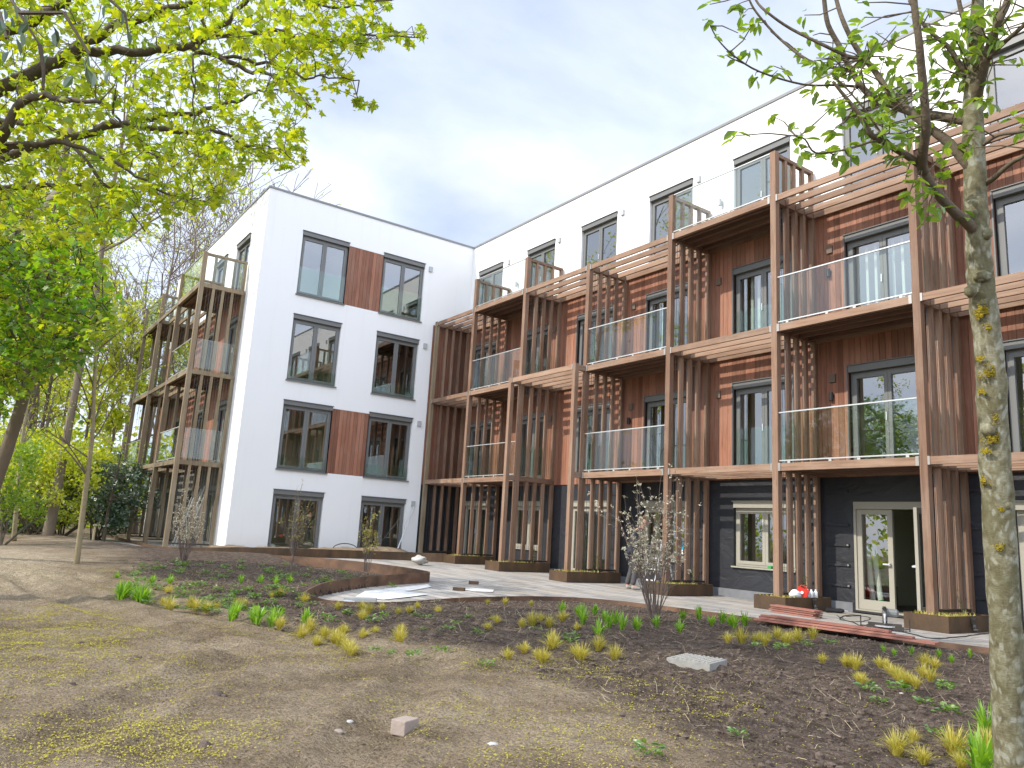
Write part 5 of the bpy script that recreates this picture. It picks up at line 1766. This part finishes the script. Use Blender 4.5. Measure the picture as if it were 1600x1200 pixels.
# ------------------------------------------------------------------ bare shrubs
def bare_shrub(name, label, u, v, h, spread, stems, rng, bud, nbud, stemr=.012, trunk=0, bsz=.035, p=None):
    b = on_ground(u, v) if p is None else Vector(p); b.z = gz(b.x, b.y) - .01
    t = thing(name, label, 'shrub', b)
    m = MB(); tips = []; lf = MB(); P = []
    st = b.copy()
    if trunk:
        st = b + Vector((.01, 0, trunk)); m.tube([b - Vector((0, 0, .05)), b + Vector((0, 0, trunk * .5)), st], [.035, .028, .026], 8)
    for i in range(stems):
        a = rng.uniform(0, 6.28); k = rng.random() ** .8
        d = Vector((math.cos(a) * spread * k, math.sin(a) * spread * k, 1)).normalized()
        ln = h * rng.uniform(.55, 1.0) * (1 - .25 * k)
        pts_ = [st + Vector((math.cos(a), math.sin(a), 0)) * (.06 if not trunk else .01)]; rr = [stemr]
        dd = d.copy(); n = 8
        for j in range(n):
            dd = (dd + rdir(rng) * .10 + Vector((0, 0, .06))).normalized(); pts_.append(pts_[-1] + dd * ln / n); rr.append(stemr * (1 - .8 * (j + 1) / n))
        m.tube(pts_, rr, 5, cap=False)
        P += pts_[3:]
        for _ in range(5):
            q = pts_[rng.randint(2, n - 1)]; e = (dd + rdir(rng) * .7).normalized(); l = ln * rng.uniform(.15, .35)
            tw_ = [q, q + e * l * .5, q + (e + Vector((0, 0, .3))).normalized() * l]
            m.tube(tw_, [stemr * .45, stemr * .35, stemr * .2], 4, cap=False); P += tw_[1:]
            P.append(tw_[1].lerp(tw_[2], .5))
    m.build('stems', M['twig'], t, b)
    for _ in range(nbud):
        q = rng.choice(P)
        if q.z - b.z < h * .28: continue
        c = q + rdir(rng) * rng.uniform(.005, .04)
        for _ in range(2): card(lf, c, bsz * rng.uniform(.6, 1.2), rng, .55)
    lf.build('buds', M[bud], t, b)
    return t


bare_shrub('bare_shrub', 'large bare shrub with pale buds in front of the ground floor wall, hiding the worker', 1022, 965, 2.55, .42, 30, random.Random(61), 'blossom', 1700, .009, bsz=.042)
bare_shrub('bare_shrub', 'small round bare shrub on a short stem before the left gable window', 455, 890, 1.55, .55, 26, random.Random(62), 'yellowbud', 500, .008, trunk=.32, bsz=.03)
bare_shrub('bare_shrub', 'thin shrub with yellow buds before the right gable window', 573, 893, 1.45, .3, 9, random.Random(63), 'yellowbud', 420, .008, bsz=.045)
bare_shrub('bare_shrub', 'grey twiggy shrub on the mound before the left balconies', 287, 876, 1.75, .42, 20, random.Random(64), 'blossom', 900, .009, bsz=.04)

# ------------------------------------------------------------------ things left lying on the paving
def board(name, label, p0, p1, w, hgt, group, mt='redwood'):
    p0, p1 = Vector(p0), Vector(p1); ln = (p1 - p0).length; rz = math.atan2(p1.y - p0.y, p1.x - p0.x)
    m = MB(); m.box((0, 0, 0), (ln, w, hgt)); m.box((0, 0, hgt / 2 + .0015), (ln - .002, w * .35, .003))
    o = m.build(name, M[mt]); o.location = (p0 + p1) / 2
    o.rotation_euler = (0, -math.asin((p1.z - p0.z) / ln), rz)
    return tag(o, label, 'board', group)


rb = random.Random(3)
BL = 'long red hardwood board in the flat pile on the edge of the paving'
a0, a1 = on_ground(1172, 966), on_ground(1488, 1009)
dirp = (a1 - a0).normalized(); sd_ = Vector((-dirp.y, dirp.x, 0))
ln = (a1 - a0).length
k = 0
for layer in range(3):
    for j in range(4 - layer):
        off = sd_ * (-.05 + .128 * j + .03 * layer + rb.uniform(-.01, .01)); z = .022 + layer * .036
        s0 = rb.uniform(0, .25) + .12 * j; s1 = ln - rb.uniform(0, .5) - .25 * layer - (.2 * j)
        fan = sd_ * rb.uniform(-.06, .06)
        q0 = a0 + dirp * s0 + off; q1 = a0 + dirp * s1 + off + fan * .6
        board('deck_board', BL, (q0.x, q0.y, gb(q0.x) + z), (q1.x, q1.y, gb(q1.x) + z), .118, .025, 'long red boards')
b0_, b1_ = on_ground(1206, 956), on_ground(1272, 966)
dd_ = (b1_ - b0_).normalized(); ss_ = Vector((-dd_.y, dd_.x, 0))
for layer in range(4):
    for j in range(2):
        q0 = b0_ + ss_ * (.125 * j) + dd_ * rb.uniform(-.03, .03); q1 = q0 + dd_ * 1.05
        board('deck_board', 'short red hardwood board in the neat stack behind the long pile', (q0.x, q0.y, gb(q0.x) + .016 + .036 * layer), (q1.x, q1.y, gb(q1.x) + .016 + .036 * layer), .118, .025, 'short red boards')

slab('concrete_paver', 'loose pale concrete paver on the inner tip of the paving', 'paver', 563, 940, (.50, .28, .06), 1.05, 'concrete', .006)
slab('grey_brick', 'grey brick on the paving, farther from the camera of the pair', 'brick', 740, 913, (.22, .1, .07), .9, 'corten', .005)
slab('grey_brick', 'grey brick on the paving, nearer to the camera of the pair', 'brick', 717, 923, (.24, .1, .065), .7, 'corten', .005)


def sheet(label, outline, rng):
    q = [on_ground(u, v) for u, v in outline]; c = sum(q, Vector()) / len(q); m = MB()
    # a crumpled flat sheet: rings from the middle out
    rings = []
    for s in (.0, .4, .75, 1.0):
        rings.append([c + (p - c) * s + Vector((0, 0, .012 + .03 * abs(noise.noise((c + (p - c) * s) * 5)))) for p in q])
    n = len(q)
    for a, b in zip(rings[:-1], rings[1:]):
        for i in range(n):
            j = (i + 1) % n
            m.face([a[i], a[j], b[j], b[i]] if a is not rings[0] else [a[0], b[j], b[i]], 0, .5)
    for i in range(n):   # thickness
        j = (i + 1) % n; e = rings[-1]
        m.face([e[i], e[j], e[j] - Vector((0, 0, .006)), e[i] - Vector((0, 0, .006))], 0, .5)
    tag(m.build('white_sheet', M['paper'], None, tuple(c)), label, 'sheet')


sheet('large crumpled white sheet spread on the tip of the paving', [(556, 934), (570, 926), (610, 922), (640, 926), (668, 930), (640, 934), (600, 938)], rb)
sheet('long white sheet beside the curved steel edging', [(600, 922), (640, 917), (668, 914), (674, 918), (640, 924), (612, 926)], rb)
sheet('narrow white sheet on the middle of the paving', [(722, 922), (745, 920), (772, 922), (770, 926), (742, 925)], rb)
sheet('small white sheet at the tip of the paving near the loose paver', [(536, 940), (545, 935), (556, 938), (552, 944), (540, 945)], rb)


def sack(label, p, s, seed, mt='white_plastic', flat=.75):
    m = MB(); lump(m, Vector((0, 0, s * .5)), s, random.Random(seed), flat, 14, 9)
    o = m.build('bag', M[mt], smooth=True); o.location = p
    tag(o, label, 'bag')


ps = on_ground(655, 883); sack('white sack lying on the paving near the gable corner', (ps.x, ps.y, ps.z + .03), .24, 4, 'concrete', .5)
sack('small white bag in the room behind the lower left gable window', (-.5, -6.72, .16), .2, 9)
# red container and bags on the planter left of the door
pb = Vector(FR.P(15.62, .27, .0))
def on_planter(d, da=0.0): return Vector(FR.P(15.25 + .3 + da, .262, d))
sack('white plastic bag at the left of the things on the planter', on_planter(1.35), .12, 14)
def red_box():
    p = on_planter(1.12, .02); t = thing('red_container', 'red plastic container leaning among white bags on the planter', 'container', p, .5)
    m = MB(); m.box((0, 0, .1), (.22, .16, .17), 0, 0, None, Matrix.Rotation(.35, 3, 'Y')); m.build('body', M['red_plastic'], t)
    h = MB(); h.tube([Vector((-.06, 0, .19)), Vector((-.03, 0, .235)), Vector((.05, 0, .225)), Vector((.09, 0, .17))], [.012] * 4, 6); h.build('handle', M['red_plastic'], t)
    c = MB(); c.tube([Vector((.0, -.085, .1)), Vector((0, -.1, .1))], [.03, .03], 10); c.build('cap', M['white_plastic'], t)


red_box()
for j, d in enumerate((.92, .82, .7)):
    p = on_planter(d, .02 * j); m = MB()
    m.tube([Vector((0, 0, 0)), Vector((0, 0, .1)), Vector((0, 0, .13)), Vector((0, 0, .16))], [.042, .042, .02, .018], 12)
    o = m.build('white_bottle', M['white_plastic'], smooth=False); o.location = p
    tag(o, 'white plastic bottle right of the red container on the planter', 'bottle', 'white bottles on the planter')


def spot(label, a, d):
    o = Vector(FR.P(a, .12, d)); t = thing('garden_spotlight', label, 'lamp', o)
    m = MB(); m.box((.015, 0, .05), (.03, .03, .14)); m.box((.05, 0, .115), (.09, .05, .03)); m.build('bracket', M['black'], t)
    l = MB(); l.tube([Vector((.055, 0, .02)), Vector((.06, 0, -.02)), Vector((.065, 0, -.06))], [.03, .045, .045], 12); l.build('lamp_head', M['black'], t)
    g = MB(); g.tube([Vector((.066, 0, -.061)), Vector((.067, 0, -.068))], [.04, .03], 12); g.build('lens', M['white_plastic'], t)


spot('black garden spotlight hooked on the planter with the red container', 15.725, 1.0)
spot('black and white garden spotlight hooked on the planter right of the door', 18.795, 1.15)


def mitre_saw():
    p = on_ground(1383, 984); t = thing('mitre_saw', 'grey mitre saw standing on the paving before the open door', 'saw', p, .5)
    m = MB(); m.box((0, 0, .03), (.55, .3, .05)); m.box((0, 0, .075), (.5, .06, .06)); m.build('base', M['darkbar'], t)
    tt = MB(); tt.tube([Vector((0, -.06, .055)), Vector((0, -.06, .066))], [.15, .15], 20); tt.build('turntable', M['alu'], t)
    a = MB(); a.tube([Vector((0, .13, .08)), Vector((0, .1, .25)), Vector((0, -.05, .34)), Vector((0, -.2, .33))], [.035, .04, .035, .022], 8); a.build('arm', M['black'], t)
    mo = MB(); mo.tube([Vector((.03, .02, .27)), Vector((.18, .02, .27)), Vector((.21, .02, .27))], [.07, .07, .04], 12); mo.build('motor', M['frame'], t)
    b = MB(); b.tube([Vector((-.012, -.02, .22)), Vector((.012, -.02, .22))], [.125, .125], 24); b.build('blade', M['alu'], t)
    g = MB(); g.tube([Vector((-.03, -.02, .25)), Vector((.026, -.02, .25))], [.12, .12], 18); g.build('blade_guard', M['frame'], t)
    for s in (-1, 1):
        w_ = MB(); w_.tube([Vector((s * .36, 0, .0)), Vector((s * .36, 0, .2))], [.01, .01], 6); w_.box((s * .32, 0, .04), (.1, .02, .02)); w_.build('work_stop', M['darkbar'], t)


mitre_saw()


def power_tool(label, u, v, rz):
    p = on_ground(u, v); t = thing('power_tool', label, 'tool', p, rz)
    m = MB(); m.tube([Vector((-.2, 0, .05)), Vector((-.05, 0, .05)), Vector((.1, 0, .05)), Vector((.16, 0, .05))], [.045, .04, .05, .03], 10); m.build('body', M['black'], t)
    h = MB(); h.tube([Vector((-.06, 0, .05)), Vector((-.1, .1, .03)), Vector((-.12, .16, .03))], [.025, .022, .028], 8); h.build('grip', M['black'], t)
    n = MB(); n.tube([Vector((.16, 0, .05)), Vector((.24, 0, .045))], [.022, .012], 8); n.build('chuck', M['alu'], t)


power_tool('black power tool on the paving close to the planter with the red container', 1306, 958, .9)
power_tool('black power tool on the paving against the shut door leaf', 1343, 956, .2)


def cable(label, pl, r=.008):
    P = [on_ground(*q) + Vector((0, 0, r * 1.2)) for q in smooth_line(pl, 6)]
    P = [p + rdir(rb) * .02 * Vector((1, 1, 0)).length * 0 + Vector((rb.uniform(-.02, .02), rb.uniform(-.02, .02), 0)) for p in P]
    m = MB(); m.tube(P, [r] * len(P), 5); tag(m.build('cable', M['black'], None, tuple(P[0])), label, 'cable')


cable('black cable winding from the saw to the door', [(1376, 986), (1350, 980), (1330, 972), (1312, 968), (1325, 962), (1345, 962)])
cable('black cable running along the paving to the planter right of the door', [(1392, 986), (1420, 990), (1455, 998), (1500, 996), (1545, 990)])
cable('loose loop of black cable between the two power tools', [(1308, 962), (1322, 970), (1345, 972), (1360, 966), (1340, 963), (1322, 964)], .006)


def hoop():
    m = MB(); P = [Vector((.9, -4.7 + .55 * math.cos(a) * .8, .36 + .20 * math.sin(a))) for a in [math.pi * k / 14 for k in range(15)]]
    m.tube(P, [.014] * 15, 6); tag(m.build('cable_hoop', M['black'], None, tuple(P[0])), 'black cable sticking up as a hoop from the soil before the gable', 'cable')


hoop()
m = MB(); m.tube([Vector((.75, -2.75, .3)), Vector((.06, -1.82, 1.95))], [.022, .022], 8)
tag(m.build('metal_pole', M['alu'], None, (.75, -2.75, .3)), 'thin grey pole leaning against the gable beside the corner post', 'pole')
for j, (x, dx) in enumerate(((16.02, -.13), (16.17, -.15))):
    t = thing('gutter_length', 'pale length of wrapped pipe leaning inside the shut glass door leaf', 'pipe', (x + .2, .36 + .05 * j, .06), 0, 'pipes behind the door glass')
    m = MB(); m.tube([Vector((0, 0, 0)), Vector((dx * .9, .1, .7)), Vector((dx * 1.7, .2, 1.35))], [.055, .055, .055], 10); m.build('pipe', M['white_plastic'], t)
    g = MB(); g.tube([Vector((dx * .1, .012, .08)), Vector((dx * .28, .033, .22))], [.0565, .0565], 10); g.build('wrap', M['green_plastic'] if j else M['blind'], t)
sack('green bag on the floor of the room behind the shut glass door leaf', (15.85, 1.3, .5), .24, 31, 'green_plastic', 1.0)
slab('crate', 'dark crate under the green bag inside the ground floor room', 'crate', 0, 0, (.5, .5, .48), .1, 'darkbar', .01, p=Vector((15.85, 1.3, .06)))
# planks leaning behind the ground floor screens of the left wing
for j in range(5):
    x = -2.1 - .42 * j; m = MB(); o = (x, -L - .7, .12)
    m.tube([Vector((x, -L - .75, .12)), Vector((x - .12, -L - .2, 2.1 + .1 * (j % 2))), ], [.035, .035], 4)
    tag(m.build('plank', M['blind'] if j % 2 else M['concrete'], None, o), 'pale plank leaning on the wall behind the ground floor screens of the left wing', 'plank', 'planks behind the left screens')


# ------------------------------------------------------------------ stepladder and worker
def stepladder(p, rz):
    t = thing('stepladder', 'white folding stepladder standing behind the big bare shrub', 'ladder', p, rz)
    h, w0, w1, dp = 1.22, .24, .17, .34
    tp = Vector((0, 0, h))
    for s in (-1, 1):
        m = MB(); m.tube([Vector((s * w0, -dp, 0)), Vector((s * w1, -.05, h))], [.026, .024], 4); m.build('front_rail', M['white_plastic'], t)
        m = MB(); m.tube([Vector((s * w0, dp, 0)), Vector((s * w1, .05, h - .02))], [.02, .018], 4); m.build('rear_rail', M['white_plastic'], t)
    for k in range(1, 5):
        f = k / 4.6; m = MB(); ww = w0 + (w1 - w0) * f; m.box((0, -dp + (dp - .05) * f, h * f), (2 * ww - .04, .1, .026)); m.build('tread', M['white_plastic'], t)
    m = MB(); m.box((0, 0, h + .01), (2 * w1 + .06, .2, .03)); m.build('top_plate', M['white_plastic'], t)
    m = MB()
    m.tube([Vector((-w0 * .95, dp * .8, .25)), Vector((w0 * .95, dp * .8, .25))], [.01, .01], 6); m.build('brace', M['alu'], t)


def skin_mesh(name, joints, edges, mt, parent, sub=2, root=0):
    me = bpy.data.meshes.new(name); me.from_pydata([j[:3] for j in joints], edges, []); me.materials.append(M[mt])
    o = bpy.data.objects.new(name, me); COL.objects.link(o); o.parent = parent
    sk = o.modifiers.new('skin', 'SKIN'); sk.use_smooth_shade = True
    sb = o.modifiers.new('sub', 'SUBSURF'); sb.levels = sub; sb.render_levels = sub
    for i, j in enumerate(joints):
        r = j[3]; me.skin_vertices[0].data[i].radius = (r, r) if not isinstance(r, tuple) else r
        me.skin_vertices[0].data[i].use_root = (i == root)
    return o


def worker(p, rz):
    """local frame: faces +y, x to his right; bending a little over the ladder in front of him"""
    t = thing('person', 'worker in dark clothes and pale shoes bending over the stepladder behind the bare shrub', 'person', p, rz)
    # body: pelvis 0, torso, neck, head, arms, legs as one surface
    J = [(0, 0, .93, .14), (0, .03, 1.10, .135), (0, .09, 1.28, .15), (0, .14, 1.42, .11), (0, .19, 1.50, .062), (0, .225, 1.56, .075), (0, .245, 1.63, .095), (0, .24, 1.71, .085), (0, .23, 1.76, .04),
         (.19, .13, 1.40, .062), (.25, .22, 1.16, .048), (.19, .44, 1.07, .036), (.17, .50, 1.08, .03),
         (-.19, .13, 1.40, .062), (-.25, .22, 1.16, .048), (-.19, .44, 1.07, .036), (-.17, .50, 1.08, .03),
         (.09, 0, .86, .095), (.11, .06, .50, .06), (.12, -.02, .10, .042), (.12, .10, .045, .04), (.12, .19, .035, .03),
         (-.09, -.02, .86, .095), (-.12, .0, .50, .06), (-.13, -.12, .10, .042), (-.13, 0, .045, .04), (-.13, .09, .035, .03)]
    E_ = [(0, 1), (1, 2), (2, 3), (3, 4), (4, 5), (5, 6), (6, 7), (7, 8), (3, 9), (9, 10), (10, 11), (11, 12), (3, 13), (13, 14), (14, 15), (15, 16), (0, 17), (17, 18), (18, 19), (19, 20), (20, 21), (0, 22), (22, 23), (23, 24), (24, 25), (25, 26)]
    # five fingers on each hand, curling over the ladder rail
    for s, wi in ((1, 12), (-1, 16)):
        wx, wy, wz = J[wi][:3]
        for k, (dx, ln) in enumerate(((-.032, .062), (-.011, .072), (.011, .068), (.032, .052))):
            i = len(J)
            J += [(wx + dx, wy + .045, wz + .004, .0095), (wx + dx * 1.1, wy + .045 + ln * .6, wz - .004, .0085), (wx + dx * 1.1, wy + .04 + ln * .8, wz - .035, .0075)]
            E_ += [(wi, i), (i, i + 1), (i + 1, i + 2)]
        i = len(J)
        J += [(wx - s * .04, wy + .015, wz - .012, .011), (wx - s * .055, wy + .05, wz - .035, .009)]
        E_ += [(wi, i), (i, i + 1)]
    body = skin_mesh('body', J, E_, 'skin', t)
    # face: nose, eyes, mouth, ears as one small mesh on the head
    f = MB(); hc = Vector((0, .245, 1.635))
    lump(f, hc + Vector((0, .105, -.005)), .018, random.Random(1), 1.2, 8, 6)
    for s in (-1, 1): lump(f, hc + Vector((s * .092, 0, 0)), .026, random.Random(2), 1.2, 8, 6)
    f.build('nose_and_ears', M['skin'], t, smooth=True)
    e = MB()
    for s in (-1, 1): lump(e, hc + Vector((s * .034, .088, .022)), .011, random.Random(3), .7, 8, 6)
    lump(e, hc + Vector((0, .092, -.05)), .02, random.Random(4), .3, 8, 6)
    e.build('eyes_and_mouth', M['hair'], t, smooth=True)
    hr = [(0, .20, 1.76, .07), (0, .165, 1.70, .085), (0, .16, 1.63, .07), (0, .255, 1.765, .055)]
    skin_mesh('hair', hr, [(0, 1), (1, 2), (0, 3)], 'hair', t)
    jk = [(0, 0, .95, .165), (0, .03, 1.10, .155), (0, .09, 1.28, .17), (0, .14, 1.42, .125), (0, .185, 1.505, .082), (.20, .13, 1.40, .078), (.255, .22, 1.16, .064), (.2, .42, 1.075, .05), (-.20, .13, 1.40, .078), (-.255, .22, 1.16, .064), (-.2, .42, 1.075, .05), (0, -.01, .86, .165)]
    skin_mesh('jacket', jk, [(0, 1), (1, 2), (2, 3), (3, 4), (3, 5), (5, 6), (6, 7), (3, 8), (8, 9), (9, 10), (0, 11)], 'jacket', t)
    tr = [(0, -.01, .90, .15), (.09, 0, .82, .112), (.11, .06, .50, .082), (.12, -.02, .09, .07), (-.09, -.02, .82, .112), (-.12, 0, .50, .082), (-.13, -.12, .09, .07)]
    skin_mesh('trousers', tr, [(0, 1), (1, 2), (2, 3), (0, 4), (4, 5), (5, 6)], 'trousers', t)
    for x, y in ((.12, 0), (-.13, -.1)):
        skin_mesh('shoe', [(x, y - .05, .055, .05), (x, y + .08, .05, .048), (x, y + .19, .04, .04)], [(0, 1), (1, 2)], 'shoe', t)
    return t


pw = on_ground(988, 921)
dirr = Vector((RT.x, RT.y, 0)).normalized()
rzw = math.atan2(dirr.y, dirr.x) - math.pi / 2
worker((pw.x, pw.y, pw.z), rzw)
pl_ = pw + dirr * .62 - Vector((FW.x, FW.y, 0)).normalized() * .1
stepladder((pl_.x, pl_.y, gz(pl_.x, pl_.y)), rzw + .5)

# ------------------------------------------------------------------ sky, sun, camera
SUN_EL, SUN_AZ = math.radians(37.5), math.radians(11)      # towards -y, a little to -x
sd = Vector((-math.sin(SUN_AZ) * math.cos(SUN_EL), -math.cos(SUN_AZ) * math.cos(SUN_EL), math.sin(SUN_EL)))
w = bpy.data.worlds.new('World'); scene.world = w; w.use_nodes = True
nt = w.node_tree; bg = nt.nodes['Background']
sky = N(nt, 'ShaderNodeTexSky', sky_type='NISHITA', sun_disc=False)
sky.sun_elevation = SUN_EL; sky.sun_rotation = math.atan2(sd.x, sd.y)
sky.air_density = 1.0; sky.dust_density = 1.5; sky.ozone_density = 1.2
tc = N(nt, 'ShaderNodeTexCoord')
sx = N(nt, 'ShaderNodeSeparateXYZ'); nt.links.new(tc.outputs['Generated'], sx.inputs[0])
ad = N(nt, 'ShaderNodeMath', operation='ADD'); ad.inputs[1].default_value = 0.35; nt.links.new(sx.outputs[2], ad.inputs[0])
mx = N(nt, 'ShaderNodeMath', operation='MAXIMUM'); mx.inputs[1].default_value = 0.08; nt.links.new(ad.outputs[0], mx.inputs[0])
dv = N(nt, 'ShaderNodeVectorMath', operation='DIVIDE')
nt.links.new(tc.outputs['Generated'], dv.inputs[0])
cb = N(nt, 'ShaderNodeCombineXYZ')
for i in range(3): nt.links.new(mx.outputs[0], cb.inputs[i])
nt.links.new(cb.outputs[0], dv.inputs[1])
mp = N(nt, 'ShaderNodeMapping'); mp.inputs['Location'].default_value = (7.9, 4.1, 0)
nt.links.new(dv.outputs[0], mp.inputs[0])
n1 = ntex(nt, mp.outputs[0], 1.7, 7, 0.55, 0.35)
n2 = ntex(nt, mp.outputs[0], 3.4, 6, 0.55, 0.2)
cover = ramp(nt, n1, [(0.34, (0.58,) * 3), (0.54, (0.97,) * 3)])
cl = ramp(nt, n2, [(0.30, (5.7, 6.5, 8.2)), (0.5, (6.2, 6.9, 8.4)), (0.7, (7.2, 7.6, 8.5))])
ml = N(nt, 'ShaderNodeMix', data_type='RGBA')
nt.links.new(cover, ml.inputs[0]); nt.links.new(sky.outputs[0], ml.inputs[6]); nt.links.new(cl, ml.inputs[7])
# sky brightened unseen behind the viewer to light the gable, dimmed over the building
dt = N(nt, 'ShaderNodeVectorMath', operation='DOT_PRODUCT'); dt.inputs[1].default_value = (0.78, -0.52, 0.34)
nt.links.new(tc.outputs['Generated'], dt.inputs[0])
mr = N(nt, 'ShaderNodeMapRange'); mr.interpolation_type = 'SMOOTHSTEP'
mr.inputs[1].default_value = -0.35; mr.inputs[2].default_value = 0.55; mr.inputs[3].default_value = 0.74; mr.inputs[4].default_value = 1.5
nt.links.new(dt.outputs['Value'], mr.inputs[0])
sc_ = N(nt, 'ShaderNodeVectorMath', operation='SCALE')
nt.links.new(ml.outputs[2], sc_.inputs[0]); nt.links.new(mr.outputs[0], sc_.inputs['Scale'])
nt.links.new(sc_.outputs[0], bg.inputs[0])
bg.inputs[1].default_value = 0.12

ld = bpy.data.lights.new('sun', 'SUN'); ld.energy = 2.4; ld.angle = math.radians(0.6); ld.color = (1.0, 0.94, 0.84)
lo = bpy.data.objects.new('sun', ld); COL.objects.link(lo)
lo.rotation_euler = (-sd).to_track_quat('-Z', 'Y').to_euler(); lo.location = (0, -30, 30)

cd = bpy.data.cameras.new('camera'); cam = bpy.data.objects.new('camera', cd); COL.objects.link(cam)
R3 = Matrix((RT, UP, -FW)).transposed()
cam.matrix_world = Matrix.Translation(CAM) @ R3.to_4x4()
cd.sensor_width = 36; cd.lens = FPX / 1600 * 36; cd.clip_end = 2000; cd.clip_start = 0.05
scene.camera = cam
scene.view_settings.view_transform = 'Standard'; scene.view_settings.look = 'None'
scene.view_settings.gamma = 1; scene.view_settings.exposure = 0.85
try:
    scene.cycles.max_bounces = 8; scene.cycles.transparent_max_bounces = 24; scene.cycles.sample_clamp_indirect = 6
except Exception: pass
